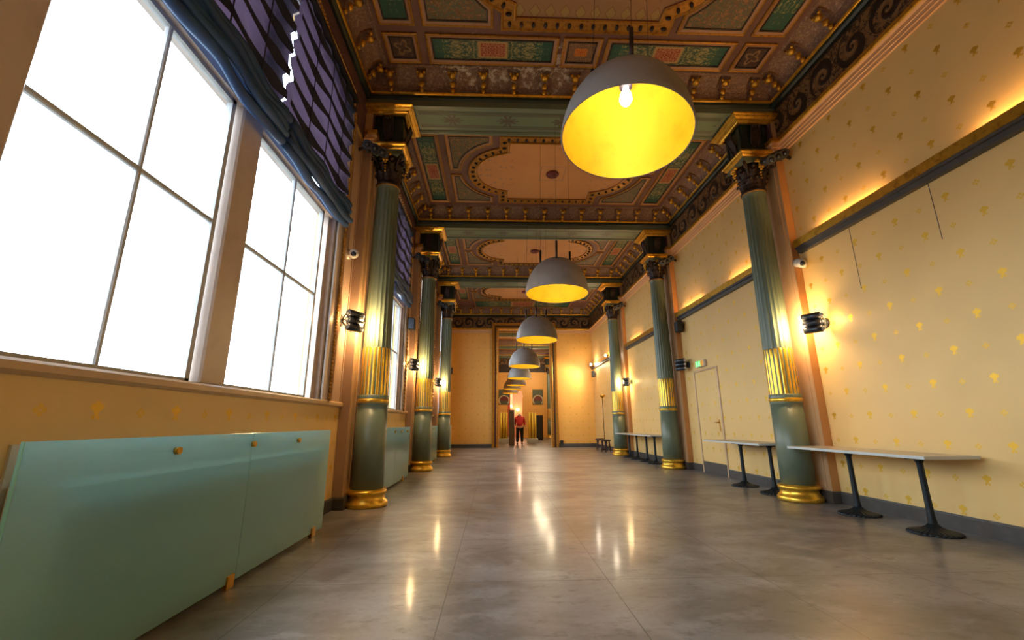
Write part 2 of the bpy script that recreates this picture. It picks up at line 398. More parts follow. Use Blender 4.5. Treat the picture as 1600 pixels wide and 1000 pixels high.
    def sweep(s, path, prof, closed=True, place=None, pclosed=False, smooth=False, mats=None):
        """moulding: path = 2-D points, prof = (inward offset, height) points, mitred corners; place(x, y, h) -> 3-D"""
        n = len(path); P = [Vector(p) for p in path]; place = place or (lambda x, y, h: (x, y, h)); off = []
        for i in range(n):
            if closed or 0 < i < n-1:
                a = (P[i]-P[i-1]).normalized(); b = (P[(i+1) % n]-P[i]).normalized()
            elif i == 0: a = b = (P[1]-P[0]).normalized()
            else: a = b = (P[i]-P[i-1]).normalized()
            na = Vector((-a.y, a.x)); nb = Vector((-b.y, b.x)); t = (na+nb); t = t/max(.25, t.length_squared)*2 if t.length > 1e-5 else na
            off.append(t)
        k = len(prof); v = [place(P[i].x+off[i].x*o, P[i].y+off[i].y*o, h) for i in range(n) for o, h in prof]
        f = []; mm = []
        for i in range(n if closed else n-1):
            j = (i+1) % n
            for q in range(k if pclosed else k-1):
                r = (q+1) % k; f.append((i*k+q, j*k+q, j*k+r, i*k+r)); mm.append(q)
        b = len(s.m); s.add(v, f, smooth)
        if mats:
            for t, q in enumerate(mm): s.m[b+t] = mats[q]
        return s
    def poly(s, pts): return s.add(pts, [tuple(range(len(pts)))], False)
    def build(s, name, mat, parent=None, loc=None, rot=None, fix=True):
        me = bpy.data.meshes.new(name); me.from_pydata(s.v, [], s.f)
        for m in (mat if isinstance(mat, (list, tuple)) else [mat]): me.materials.append(MAT[m] if isinstance(m, str) else m)
        me.polygons.foreach_set('material_index', s.m); me.polygons.foreach_set('use_smooth', s.sm)
        if fix:
            import bmesh
            bm = bmesh.new(); bm.from_mesh(me); bmesh.ops.recalc_face_normals(bm, faces=bm.faces); bm.to_mesh(me); bm.free()
        me.update(); o = bpy.data.objects.new(name, me); COL.objects.link(o)
        if parent: o.parent = parent
        if loc: o.location = loc
        if rot: o.rotation_euler = rot
        return o

def tag(o, label=None, cat=None, group=None, kind=None):
    if label: o['label'] = label
    if cat: o['category'] = cat
    if group: o['group'] = group
    if kind: o['kind'] = kind
    return o
def empty(name, loc=(0, 0, 0), rz=0, **k):
    o = bpy.data.objects.new(name, None); COL.objects.link(o); o.location = loc; o.rotation_euler = (0, 0, rz); o.empty_display_size = .1
    return tag(o, **k)
def struct(mb, name, mat, parent=None, **k):
    o = mb.build(name, mat, parent, **k)
    if not parent: o['kind'] = 'structure'
    return o
def copy_tree(o, parent=None):
    c = o.copy(); COL.objects.link(c)
    if parent: c.parent = parent
    for ch in list(o.children): copy_tree(ch, c)
    return c
def place(proto, used, loc, rz, label, group=None):
    o = proto if not used else copy_tree(proto)
    o.location = loc; o.rotation_euler = (0, 0, rz); o['label'] = label
    if group: o['group'] = group
    return o

# ------------------------------------------------------------------ floor, walls
struct(MB().box(-2.5, YB-.1, -.12, 5.1, 40, 0), 'floor', 'floor')
struct(MB().box(-160, -120, -1.6, WL-.45, 160, -1.5), 'ground', 'street')

def wall_with_arch(name, x_face, x_back, spans, y0, y1, mat):
    """long wall on x; spans = window openings as closed 2-D outlines in (y, z), lowest edge level"""
    mb = MB()
    def quadcol(ya, yb, za0, za1, zb0, zb1):      # prism between two y stations
        v = [(x_face, ya, za0), (x_face, yb, zb0), (x_face, yb, zb1), (x_face, ya, za1), (x_back, ya, za0), (x_back, yb, zb0), (x_back, yb, zb1), (x_back, ya, za1)]
        mb.add(v, [(0, 1, 2, 3), (7, 6, 5, 4), (0, 4, 5, 1), (3, 2, 6, 7), (0, 3, 7, 4), (1, 5, 6, 2)], False)
    T = 7.1; y = y0
    for a, b, sill, arch in spans:
        quadcol(y, a, 0, T, 0, T); quadcol(a, b, 0, sill, 0, sill)
        for (p, q), (r, t) in zip(arch[:-1], arch[1:]): quadcol(p, r, q, T, t, T)
        y = b
    quadcol(y, y1, 0, T, 0, T)
    return struct(mb, name, mat)
def arch(a, b, zs, zc, n=10):
    return [(a+(b-a)*i/n, zs+(zc-zs)*sin(pi*i/n)**.8) for i in range(n+1)]
ZS = 1.37
WIN = [(-1.0, 5.36, ZS, arch(-1.0, 5.36, 5.42, 5.95)), (7.15, 9.85, ZS, arch(7.15, 9.85, 5.5, 5.8)), (11.5, 14.3, ZS, arch(11.5, 14.3, 5.5, 5.8)), (15.95, 18.7, ZS, arch(15.95, 18.7, 5.5, 5.8))]
wall_with_arch('wall_left', WL, WL-.3, WIN, YB, H2+.3, 'wallpaper')
struct(MB().box(WR, YB, 0, WR+.3, H2+.3, 7.1), 'wall_right', 'wallpaper')
struct(MB().box(WL, YB-.1, 0, WR, YB, 7.1), 'wall_behind', 'wallpaper_end')
# end wall with the tall doorway
DX0, DX1, DZ = .17, 2.66, 5.57
mb = MB(); mb.box(WL, YE, 0, DX0, YE+.3, 7.1); mb.box(DX1, YE, 0, WR, YE+.3, 7.1); mb.box(DX0, YE, DZ, DX1, YE+.3, 7.1)
struct(mb, 'wall_end', 'wallpaper_end')
# gilt doorway surround
path = [(DX1+.02, 0), (DX1+.02, DZ+.02), (DX0-.02, DZ+.02), (DX0-.02, 0)]
mb = MB(); mb.sweep(path, [(0, -.03), (0, .03), (-.05, .09), (-.10, .06), (-.16, .06), (-.2, .11), (-.27, .12), (-.3, .08), (-.3, 0)], closed=False, place=lambda x, z, h: (x, YE-h, z), mats=[0, 0, 0, 1, 0, 0, 0, 0])
struct(mb, 'trim_1', ['gilt_dull', 'bronze'])
# skirting boards
def skirting(name, pts, x_dir):
    mb = MB(); mb.sweep(pts, [(0, 0), (0, .13), (.012, .15), (.03, .14), (.03, 0)], closed=False); return struct(mb, name, 'skirting')
HP = .29
rp = [(WR, YE)]
for c in reversed(CY): rp += [(WR, c+HP), (WR-.12, c+HP), (WR-.12, c-HP), (WR, c-HP)]
rp += [(WR, 9.93)]
mb = MB(); prof = [(0, 0), (0, .14), (-.02, .16), (-.03, .14), (-.03, 0)]
seg1 = [(WR, YE)]
for c in reversed(CY[1:]): seg1 += [(WR, c+HP), (WR-.12, c+HP), (WR-.12, c-HP), (WR, c-HP)]
seg1 += [(WR, 9.93)]
seg2 = [(WR, 8.82), (WR, CY[0]+HP), (WR-.12, CY[0]+HP), (WR-.12, CY[0]-HP), (WR, CY[0]-HP), (WR, YB)]
for sg in (seg1, seg2): mb.sweep(sg, prof, closed=False)
struct(mb, 'baseboard_right', 'skirting')
mb = MB(); sg = [(WL, YB)]
for c in CY: sg += [(WL, c-HP), (WL+.14, c-HP), (WL+.14, c+.02), (WL, c+.02)]
sg += [(WL, YE)]
mb.sweep(sg, prof, closed=False); struct(mb, 'baseboard_left', 'skirting')
mb = MB(); mb.sweep([(WL, YE), (DX0-.32, YE)], prof, closed=False); mb.sweep([(DX1+.32, YE), (WR, YE)], prof, closed=False)
struct(mb, 'baseboard_end', 'skirting')
# pilasters behind the columns
for c in CY:
    for s, wx in ((1, WR), (-1, WL)):
        d = .12 if s > 0 else .14
        o = MB(); fx = wx-s*d
        hq = HP if s > 0 else .02
        o.box(min(wx, fx), c-HP, 0, max(wx, fx), c+hq, 6.25)
        # two sunk grooves on the face, as slim raised fillets
        for yy in (c-HP+.07, c+hq-.09): o.box(min(fx, fx-s*.012), yy, .2, max(fx, fx-s*.012), yy+.02, 5.3)
        st = struct(o, 'trim_2', 'pilaster')
        q = MB(); q.box(min(wx-s*.004, fx+s*.004), c-HP-.006, .16, max(wx-s*.004, fx+s*.004), c-HP-.001, 5.34); q.build('side_facing', 'pilaster_side' if s > 0 else 'jamb', st)  # thin sheet on the side; on the right its colour carries the orange light

mb = MB()
for a, b in (((5.05, 3.62), (5.02, 2.75)), ((3.98, 3.62), (3.96, 2.95))): mb.box(WR-.0025, a[0]-.003, b[1], WR, a[0]+.003, a[1])
struct(mb, 'trim_14', 'mauve_wall')
mb = MB()
for a, b in ((2.02, 4.95), (6.75, 9.45), (11.2, 13.9), (15.6, 18.3)): mb.box(WL, a, .02, WL+.012, b, 1.0)
struct(mb, 'trim_15', 'enclosure')  # pale lining added behind the screens to bounce light through the glass
# brown jamb boards between the windows and the pilasters
mb = MB()
for i, (a, b, _, ar) in enumerate(WIN):
    if i < 3:
        y0, y1 = b+.24, CY[i]-HP
        mb.box(WL, y0, ZS, WL+.008, y1, 5.4); mb.box(WL+.008, y0+.02, ZS, WL+.03, y0+.07, 5.4); mb.box(WL+.008, y1-.05, ZS, WL+.02, y1-.02, 5.4)
        z0 = WIN[i+1][0]-.24; mb.box(WL, CY[i]+.02, ZS, WL+.008, z0, 5.4); mb.box(WL+.008, z0-.06, ZS, WL+.03, z0-.02, 5.4)
struct(mb, 'trim_16', 'jamb')
# right wall: picture rail trough, cornice, frieze
def right_runs():
    ys = [YB]+[v for c in CY for v in (c-HP, c+HP)]+[YE]; return [(ys[i], ys[i+1]) for i in range(0, len(ys), 2)]
RAILS = []
for k, (a, b) in enumerate(right_runs()):
    a2, b2 = a+(.0 if k == 0 else .02), b-(.06 if k < 3 else 0)
    mb = MB(); mb.mi = 0
    mb.box(WR-.10, a2, 3.66, WR, b2, 3.69); mb.mi = 1; mb.box(WR-.115, a2, 3.69, WR-.085, b2, 3.80); mb.mi = 0; mb.box(WR-.085, a2, 3.69, WR-.07, b2, 3.76); mb.box(WR-.07, a2, 3.60, WR, b2, 3.66)
    RAILS.append((a, b, struct(mb, 'trim_3', ['skirting', 'gilt'])))
def cornice_path(side):
    wx = WR if side > 0 else WL; d = .12 if side > 0 else .14; p = [(wx, YB)]
    for c in CY: p += [(wx, c-HP), (wx-side*d, c-HP), (wx-side*d, c+HP), (wx, c+HP)]
    return p+[(wx, YE)]
cp = [(0, 5.37), (.02, 5.375), (.025, 5.42), (.035, 5.425), (.04, 5.47), (.05, 5.475), (.055, 5.52), (.085, 5.54), (.10, 5.555), (.10, 5.61), (.08, 5.625), (0, 5.635)]
mats = [0]*7+[1]*4
mb = MB(); mb.sweep(cornice_path(1), cp, closed=False, mats=mats); struct(mb, 'trim_4', ['peach', 'gilt'])
pL = [(WL, YE), (DX0-.31, YE)]; pR = [(DX1+.31, YE), (WR, YE)]
mb = MB()
for p in (pL, pR): mb.sweep(p, [(-a, b) for a, b in cp], closed=False, mats=mats)
struct(mb, 'trim_5', ['peach', 'gilt'])
mb = MB()
for c in CY:
    mb.sweep([(WL, c-HP-.06), (WL, c-HP), (WL+.14, c-HP), (WL+.14, c+.02), (WL, c+.02), (WL, c+.14)], [(-a, b) for a, b in cp], closed=False, mats=mats)
struct(mb, 'trim_6', ['peach', 'gilt'])
# frieze boards
struct(MB().box(WR-.03, YB, 5.63, WR, YE, 6.22), 'trim_7', 'frieze')
mb = MB()
for c in CY: mb.box(WL, c-.74, 5.52, WL+.012, c+.8, 6.0); mb.box(WL+.13, c-HP-.004, 5.62, WL+.146, c+.024, 6.25); mb.box(WR-.126, c-HP-.004, 5.62, WR-.11, c+HP+.004, 6.25)
struct(mb, 'trim_13', 'mauve_wall')
struct(MB().box(WL, YB, 5.98, WL+.02, YE, 6.22), 'trim_8', 'mauve_wall')
mb = MB(); mb.box(WL, YE-.03, 5.63, DX0-.3, YE, 6.22); mb.box(DX1+.3, YE-.03, 5.63, WR, YE, 6.22); mb.box(DX0-.3, YE-.03, DZ+.33, DX1+.3, YE, 6.22); struct(mb, 'trim_9', 'frieze_x')

# ------------------------------------------------------------------ ceiling
def bracket_mesh():
    b = MB()      # gilt console: y = into the room, z = down from the field; origin on the rail
    def cv(t): return (.03+.25*(1-cos(t*pi/2)), .02+.24*sin(t*pi/2))
    pts = [cv(i/8) for i in range(9)]
    b.mi = 1
    for sx in (-.085, .07): b.sweep([(p[0], p[1]) for p in pts], [(.0, sx), (.02, sx), (.02, sx+.015), (0, sx+.015)], closed=False, place=lambda y, z, h: (h, y, z))
    b.mi = 0
    b.ball((0, .235, .175), .058, 10, 7, (1, 1, .9)); b.ball((0, .14, .10), .046, 10, 7, (1, .8, 1.3)); b.ball((0, .085, .035), .036, 8, 6, (1, .8, 1.3))
    b.ball((-.05, .255, .215), .026, 7, 5); b.ball((.05, .255, .215), .026, 7, 5)
    return b
BR = bracket_mesh().build('bracket', ['gilt', 'gilt_dull']); BR_ME = BR.data; bpy.data.objects.remove(BR)

def lobe_outline(x0, x1, y0, y1, yc, xc, R, n=14):
    """rectangle with a round lobe on either short side; xc = lobe centre on the left"""
    h = sqrt(max(0.01, R*R-(xc-x0)**2)); t0 = math.atan2(h, -(xc-x0) if xc > x0 else (x0-xc))
    a0 = math.atan2(h, x0-xc); pts = []
    P = [(x0, y0), (x1, y0)]
    xr = x0+x1-xc
    for i in range(n+1):
        a = -(pi-a0)+2*(pi-a0)*i/n; P.append((xr+R*cos(a), yc+R*sin(a)))
    P += [(x1, y1), (x0, y1)]
    for i in range(n+1):
        a = a0+2*(pi-a0)*i/n; P.append((xc+R*cos(a), yc+R*sin(a)))
    return P
def panel(parent, outline, mat, name='ceiling_panel'):
    """gilt fillet, splayed bevel and painted sunk field; outline is counter-clockwise"""
    fr = MB(); z = HZ
    fr.sweep(outline, [(0, z), (0, z-.028), (.014, z-.034), (.028, z-.026), (.03, z-.022), (.07, z-.010), (.073, z-.02), (.092, z-.018), (.094, z-.004)], place=lambda x, y, h: (x, y, h), mats=[0, 0, 0, 0, 1, 2, 2, 2])
    # fringe of small drops round the field
    fo = fr.build('panel_frame', ['gilt_dull', 'bevel', 'bronze'], parent)
    pm = MB(); k = MB(); k.sweep(outline, [(.09, z-.005)]); pts = k.v
    pm.poly(pts); return pm.build(name, mat, parent, fix=False)
def ccw(o):
    a = sum(o[i-1][0]*o[i][1]-o[i][0]*o[i-1][1] for i in range(len(o))); return o if a > 0 else o[::-1]
def rect(x0, x1, y0, y1): return [(x0, y0), (x1, y0), (x1, y1), (x0, y1)]
def spandrel(xe, yo, xi, ym, cx, cy, R, n=8):
    """corner panel bitten by an arc: xe outer x, yo outer y, xi inner x, ym y nearest the middle"""
    sx = 1 if cx > xe else -1; sy = 1 if yo > cy else -1
    a_i = (xi, cy+sy*sqrt(max(.001, R*R-(xi-cx)**2))); dx = sqrt(max(.001, R*R-(ym-cy)**2)); a_m = (cx-sx*dx, ym)
    t0 = math.atan2(a_i[1]-cy, a_i[0]-cx); t1 = math.atan2(a_m[1]-cy, a_m[0]-cx); d = (t1-t0+pi) % (2*pi)-pi
    arc_ = [(cx+R*cos(t0+d*i/n), cy+R*sin(t0+d*i/n)) for i in range(n+1)]
    return ccw([(xe, yo), (xi, yo)]+arc_+[(xe, ym)])
def mirror(o): return ccw([(2*CX-x, y) for x, y in o])

def ceiling_bay(y0, y1, first=False, brackets=True, field='field'):
    mb = MB(); mb.box(WL-.1, y0-.05, HZ, WR+.1, y1+.05, HZ+.15); root = struct(mb, 'ceiling', 'rib')
    # coved cornice with gilt rail, all the way round
    ol = rect(WL+.06, WR-.06, y0, y1)
    cv = [(.03+.27*(1-cos(t*pi/12)), GZ+.02+(HZ-GZ-.02)*sin(t*pi/12)) for t in range(7)]
    mb = MB(); mb.sweep(ol, cv+[(.31, HZ-.02), (.34, HZ-.02), (.35, HZ)], smooth=False); mb.build('coved_cornice', 'cove', root)
    mb = MB(); mb.sweep(ol, [(0, GZ+.03), (.045, GZ+.03), (.055, GZ+.01), (.045, GZ-.012), (.02, GZ-.02), (0, GZ-.02)]); mb.build('gilt_rail', 'gilt', root)
    mb = MB(); mb.sweep(ol, [(.0, GZ-.02), (.03, GZ-.025), (.025, GZ-.07), (.0, GZ-.10), (-.06, GZ-.10)]); mb.build('dark_moulding', 'green_dark', root)
    if brackets:
        nx = 13; ny = max(5, int(round((y1-y0)/.56)))
        xs = [-1.70+.496*i for i in range(nx)]
        ys = [y0+.32+(y1-y0-.64)*i/(ny-1) for i in range(ny)]
        for x in xs:
            for yy, rz in ((y0, 0), (y1, pi)):
                if first and rz == 0: continue
                b = bpy.data.objects.new('bracket', BR_ME); COL.objects.link(b); b.parent = root; b.location = (x, yy, GZ); b.rotation_euler = (0, 0, rz)
        for yy in ys:
            if first and yy < 2.5: continue
            for x, rz in ((WL+.06, -pi/2), (WR-.06, pi/2)):
                b = bpy.data.objects.new('bracket', BR_ME); COL.objects.link(b); b.parent = root; b.location = (x, yy, GZ); b.rotation_euler = (0, 0, rz)
    return root
def medallion(root, outer, mat, rosette=None):
    outer = ccw(outer); fr = MB(); z = HZ
    fr.sweep(outer, [(0, z), (0, z-.035), (.02, z-.045), (.035, z-.03), (.04, z-.022), (.17, z-.022), (.175, z-.045), (.195, z-.05), (.215, z-.03), (.215, z)], mats=[0, 0, 0, 1, 1, 0, 0, 0, 2])
    # egg ornaments along the middle of the frame
    k = MB(); k.sweep(outer, [(.105, 0)]); P = [Vector(p[:2]) for p in k.v]; n = len(P)
    L = [(P[(i+1) % n]-P[i]).length for i in range(n)]; tot = sum(L); cnt = int(tot/.17); i = 0; acc = 0
    for q in range(cnt):
        t = tot*(q+.5)/cnt
        while acc+L[i] < t: acc += L[i]; i += 1
        a = P[i].lerp(P[(i+1) % n], (t-acc)/L[i]); d = (P[(i+1) % n]-P[i]).normalized(); ang = math.atan2(d.y, d.x)
        fr.T = Matrix.Translation((a.x, a.y, z-.03))@Matrix.Rotation(ang, 4, 'Z'); fr.mi = 3; fr.ball((0, 0, 0), .034, 8, 6, (.8, 1.35, 1)); fr.T = None
    fr.mi = 0; fr.build('medallion_frame', ['gilt_dull', 'gilt_dull', 'art_red', 'bronze'], root)
    k = MB(); k.sweep(outer, [(.21, z-.012)]); pm = MB(); pm.poly(k.v); o = pm.build('medallion_field', mat, root, fix=False)
    if rosette:
        x, y = rosette; r = MB(); r.lathe([(.14, 0), (.15, -.02), (.12, -.05), (.10, -.03), (.07, -.03), (.06, -.05), (0, -.06)], 20, (x, y, z-.012)); r.build('ceiling_rose', 'art_red', root)

# bay 1 (nearest, long)
b1 = ceiling_bay(-1.6+BH, CY[0]-BH, first=True)
for o, m in ((rect(-1.66, -1.16, 5.04, 5.57), 'rosette'), (rect(-1.04, .93, 5.04, 5.57), 'orn_x'), (rect(1.0, 1.58, 5.04, 5.57), 'cartouche'), (rect(1.65, 3.60, 5.04, 5.57), 'orn_x'), (rect(3.72, 4.22, 5.04, 5.57), 'rosette'), (rect(-1.66, -1.16, 1.5, 4.92), 'orn_y'), (rect(3.72, 4.22, 1.5, 4.92), 'orn_y')): panel(b1, o, m)
sp = spandrel(-1.05, 4.92, -.05, 3.75, .5, 3.85, .95); panel(b1, sp, 'spandrel'); panel(b1, mirror(sp), 'spandrel')
medallion(b1, lobe_outline(.06, 2.50, .6, 4.95, 3.75, .45, 1.0), 'lozenge')
# bays 2-4
for k in range(3):
    y0 = CY[k]+BH; y1 = (CY[k+1]-BH) if k < 2 else YE
    r = ceiling_bay(y0, y1)
    yc = CY[k]+2.26
    panel(r, rect(-1.66, -1.16, yc-1.29, yc+1.31), 'orn_y'); panel(r, rect(3.72, 4.22, yc-1.29, yc+1.31), 'orn_y')
    for s in (-1, 1):
        sp = spandrel(-1.02, yc+s*1.31, -.07, yc+s*.08, .31, yc, 1.09); panel(r, sp, 'spandrel'); panel(r, mirror(sp), 'spandrel')
    medallion(r, lobe_outline(.07, 2.49, yc-1.28, yc+1.30, yc, .30, .93), 'field', (1.28, yc))
    if k == 2: panel(r, rect(-1.0, 3.6, yc+1.42, YE-.4), 'orn_x')
# beams
for c in CY:
    mb = MB(); mb.box(WL-.05, c-BH, BZ+.036, WR+.05, c+BH, HZ+.02); root = struct(mb, 'ceiling', 'green_dark')
    mb = MB(); ol = rect(WL, WR, c-BH-.005, c+BH+.005)
    mb.sweep(ol, [(0, GZ-.10), (0, BZ), (.05, BZ), (.055, BZ+.01), (.075, BZ+.01), (.08, BZ+.025), (.14, BZ+.03)]); mb.box(WL, c-BH+.13, BZ+.028, WR, c+BH-.13, BZ+.035)
    mb.build('beam_casing', 'green', root)
    mb = MB(); mb.poly([(XL+.45, c-BH+.145, BZ+.024), (XR-.45, c-BH+.145, BZ+.024), (XR-.45, c+BH-.145, BZ+.024), (XL+.45, c+BH-.145, BZ+.024)]); mb.build('beam_soffit', 'soffit', root)

# ------------------------------------------------------------------ columns
def make_column():
    root = empty('fluted_column', cat='column')
    b = MB(); b.lathe([(.275, 0), (.285, .02), (.285, .05), (.27, .07), (.25, .09), (.238, .125), (.24, .15), (.258, .165), (.265, .185), (.258, .205), (.235, .215), (.22, .225)], 40); b.build('base', 'gilt_leaf', root)
    b = MB(); b.lathe([(.218, .22), (.213, .7), (.208, 1.36)], 40); b.build('lower_shaft', 'green', root)
    b = MB(); b.mi = 1; b.lathe([(.208, 1.34), (.212, 1.355), (.212, 1.37)], 40, cap=False); b.mi = 0; b.lathe([(.212, 1.37), (.222, 1.385), (.222, 1.41), (.212, 1.425)], 40, cap=False); b.mi = 1; b.lathe([(.212, 1.425), (.214, 1.47), (.205, 1.48)], 40, cap=False); b.build('collar', ['gilt_leaf', 'green'], root)
    nf = 20
    def reed(a, z): t = (a*nf/(2*pi)) % 1; return 1+.045*abs(sin(pi*t))**.6-.0225
    b = MB(); b.lathe([(.2, 1.48), (.2, 1.6), (.198, 2.0), (.196, 2.14), (.19, 2.16)], nf*6, fr=reed, cap=False); bb = b
    # green grooves between the gilt reeds
    for i in range(len(bb.f)):
        q = i % (nf*6) % 6
        if q in (0, 5): bb.m[i] = 1
    bb.build('gilded_reeding', ['gilt_leaf', 'green'], root)
    def flute(a, z):
        t = (a*nf/(2*pi)) % 1; e = min(1, max(0, (4.74-z)/.03)); return 1-.06*(sin(pi*t)**.7 if 0 < t < 1 else 0)*e
    b = MB(); b.lathe([(.199, 2.16)]+[(.199-.026*t/6, 2.17+2.5*t/6) for t in range(7)]+[(.172, 4.72), (.172, 4.745), (.178, 4.76), (.178, 4.79)], nf*6, fr=flute, cap=False); b.build('fluted_shaft', 'green', root)
    # capital
    cap = MB(); cap.lathe([(.18, 4.785), (.195, 4.80), (.195, 4.82), (.175, 4.835), (.17, 4.9), (.175, 5.05), (.2, 5.2), (.24, 5.28)], 24)
    def leaf(ang, z0, h, r0, w, out):
        def fn(u, v):
            s_ = (u-.5)*2; wd = w*(1-.25*v)*(1 if v < .75 else 1-(v-.75)*2.4); r = r0+out*(v**2.2)+.012*cos(v*pi*7)*abs(s_)-.02*s_*s_; z = z0+h*(v if v < .85 else .85-(v-.85)*1.2)
            a = ang+s_*wd/max(r, .05); return (r*cos(a), r*sin(a), z)
        cap.grid(fn, 6, 10)
    for i in range(8): leaf(i*pi/4, 4.83, .24, .178, .075, .075)
    for i in range(8): leaf(i*pi/4+pi/8, 4.95, .26, .182, .07, .09)
    for i in range(4):     # corner volutes
        a = pi/4+i*pi/2; ct = Vector((cos(a), sin(a), 0)); up = Vector((0, 0, 1)); c0 = ct*.335+up*5.2
        pts = [ct*.18+up*5.05, ct*.22+up*5.17]+[c0+ct*(.075*(1-t/14)*cos(2.2-t*.55))+up*(.075*(1-t/14)*sin(2.2-t*.55)) for t in range(13)]
        cap.tube(pts, [.02]*2+[.022-.0008*t for t in range(13)], 7)
        for sgn in (-1, 1):
            cc = Vector((cos(a+sgn*.42), sin(a+sgn*.42), 0))*.245+up*5.2
            cap.ball(cc, .035, 8, 6)
    co = cap.build('capital', 'bronze', root)
    g = MB()
    for i in range(4):     # gilt palmettes on each face
        a = i*pi/2; g.T = Matrix.Rotation(a, 4, 'Z')
        for yy, zz, r in ((0, 5.24, .03), (.035, 5.26, .022), (-.035, 5.26, .022), (.06, 5.245, .016), (-.06, 5.245, .016), (0, 5.19, .026), (.018, 5.15, .018), (-.018, 5.15, .018), (0, 5.11, .016), (0, 5.06, .014), (0, 5.01, .012), (0, 4.96, .010)): g.ball((.285 if zz > 5.1 else .262, yy*1.25, zz), r*1.35, 8, 6)
    g.T = None; g.build('palmette', 'gilt', co)
    g = MB(); g.lathe([(.172, 4.77), (.186, 4.78), (.186, 4.80), (.172, 4.81)], 32, cap=False); g.build('necking_ring', 'gilt_dull', root)
    def sq(h): return rect(-h, h, -h, h)
    b = MB(); b.box(-.25, -.25, 5.27, .25, .25, 5.37); b.build('abacus', 'green', root)
    b = MB(); b.sweep(sq(.31), [(.06, 5.36), (.045, 5.37), (.03, 5.385), (.03, 5.405), (.005, 5.42), (0, 5.43), (0, 5.455), (.02, 5.47), (.31, 5.47)]); b.build('gilt_abacus_moulding', 'gilt', root)
    b = MB(); b.box(-.215, -.215, 5.46, .215, .215, 5.99)
    for i in range(4):
        b.T = Matrix.Rotation(i*pi/2, 4, 'Z')
        for e in (-.2, .155): b.box(.215, e, 5.5, .235, e+.045, 5.96)
    b.T = None; blk = b.build('impost_block', 'green_dark', root)
    b = MB()
    for i in range(4):
        b.T = Matrix.Rotation(i*pi/2, 4, 'Z')
        b.grid(lambda u, v: (.22+.09*sin(v*pi*.5)**2, (u-.5)*.15*(1 if v > .2 else .5+v*2.5), 5.56+.36*v), 2, 8)
        for q in (-.075, .075): b.tube([(.22, q*.6, 5.56), (.245, q, 5.68), (.29, q, 5.8), (.315, q, 5.92)], .014, 6)
        for q in (-.045, 0, .045): b.ball((.315, q, 5.9), .02, 7, 5); b.ball((.29, q*.8, 5.82), .014, 6, 5)
    b.T = None; b.build('scroll_console', 'bronze', blk)
    b = MB()
    b.sweep(sq(.40), [(.14, 5.965), (.11, 5.975), (.10, 5.99), (.075, 6.0), (.07, 6.02), (.03, 6.045), (.03, 6.06), (0, 6.075), (0, 6.10), (.4, 6.10)]); b.build('gilt_cornice', 'gilt', root)
    return root
colp = make_column()
n_ = 0
side_l = {0: 'nearest', 1: 'middle', 2: 'farthest'}
for i, c in enumerate(CY):
    for x, sd, wall in ((XL, 'left', 'window wall'), (XR, 'right', 'papered wall')):
        place(colp, n_, (x+(.03 if x > 0 else 0), c, 0), 0, f"{side_l[i]} of the three green fluted columns with gilt base along the {wall}", 'green and gold columns of the hall'); n_ += 1
place(colp, 1, (4.2, 33.1, 0), 0, 'small-looking green column in the far hall, seen through the gilt doorway', 'green and gold columns of the hall')

# ------------------------------------------------------------------ windows
GX = WL-.10     # glass plane
def make_window(idx, a, b, archp, mull, bars, sashes, transom=3.74):
    root = empty(f'window_{idx}', kind='structure')
    fr = MB()
    # splayed wooden reveal inside the opening
    inner = [(a, ZS)]+archp+[(b, ZS)]
    fr.sweep([(b, ZS)]+archp[::-1]+[(a, ZS)], [(0, .0), (0, -.02), (.05, -.03), (.06, -.07), (.14, -.08), (.15, -.2), (0, -.2)], closed=False, place=lambda y, z, h: (WL+h, y, z))
    fr.build('window_frame', 'trim_brown', root)
    top = max(p[1] for p in archp)-.1
    mu = MB()
    for y, w_ in mull: mu.bevbox(GX-.10, y-w_/2, ZS, GX+.07, y+w_/2, top-.05, .015)
    mu.box(GX-.1, a+.08, transom, GX+.06, b-.08, transom+.12); mu.build('mullion', 'trim_brown', root)
    for s0, s1 in sashes:
        sf = MB()
        for z0, z1 in ((ZS, transom), (transom+.12, top)):
            for e0, e1 in ((s0, s0+.045), (s1-.045, s1)): sf.box(GX-.03, e0, z0, GX+.02, e1, z1)
            sf.box(GX-.03, s0, z0, GX+.02, s1, z0+.035); sf.box(GX-.03, s0, z1-.035, GX+.02, s1, z1)
            m = (s0+s1)/2; sf.bevbox(GX-.025, m-.017, z0, GX+.018, m+.017, z1, .008)
            if z0 < 2: sf.bevbox(GX-.022, s0, 2.61, GX+.015, s1, 2.645, .008)
        so = sf.build('sash', 'sash', root)
        gp = MB(); gp.box(GX-.008, s0+.02, ZS+.02, GX-.002, s1-.02, top-.02); gp.build('pane', 'pane', so)
    return root
w1 = make_window(1, -1.0, 5.36, WIN[0][3], [(-.12, .3), (1.56, .34), (3.35, .3)], None, [(-.92, -.27), (.03, 1.38), (1.70, 3.16), (3.51, 5.08)])
for i in (1, 2, 3):
    a, b, _, ar = WIN[i]; m = (a+b)/2-.05
    make_window(i+1, a, b, ar, [(m, .2)], None, [(a+.1, m-.1), (m+.1, b-.24)])
# sill boards
for i, (a, b, _, ar) in enumerate(WIN):
    e0 = YB if i == 0 else CY[i-1]+.03; e1 = CY[i]-HP if i < 3 else YE
    mb = MB(); mb.box(WL-.16, a, ZS-.05, WL+.03, b, ZS); mb.sweep([(WL, e0), (WL, e1)], [(0, ZS), (-.03, ZS), (-.045, ZS-.015), (-.045, ZS-.05), (-.02, ZS-.065), (0, ZS-.07)], closed=False)
    struct(mb, 'trim_10', 'sill')
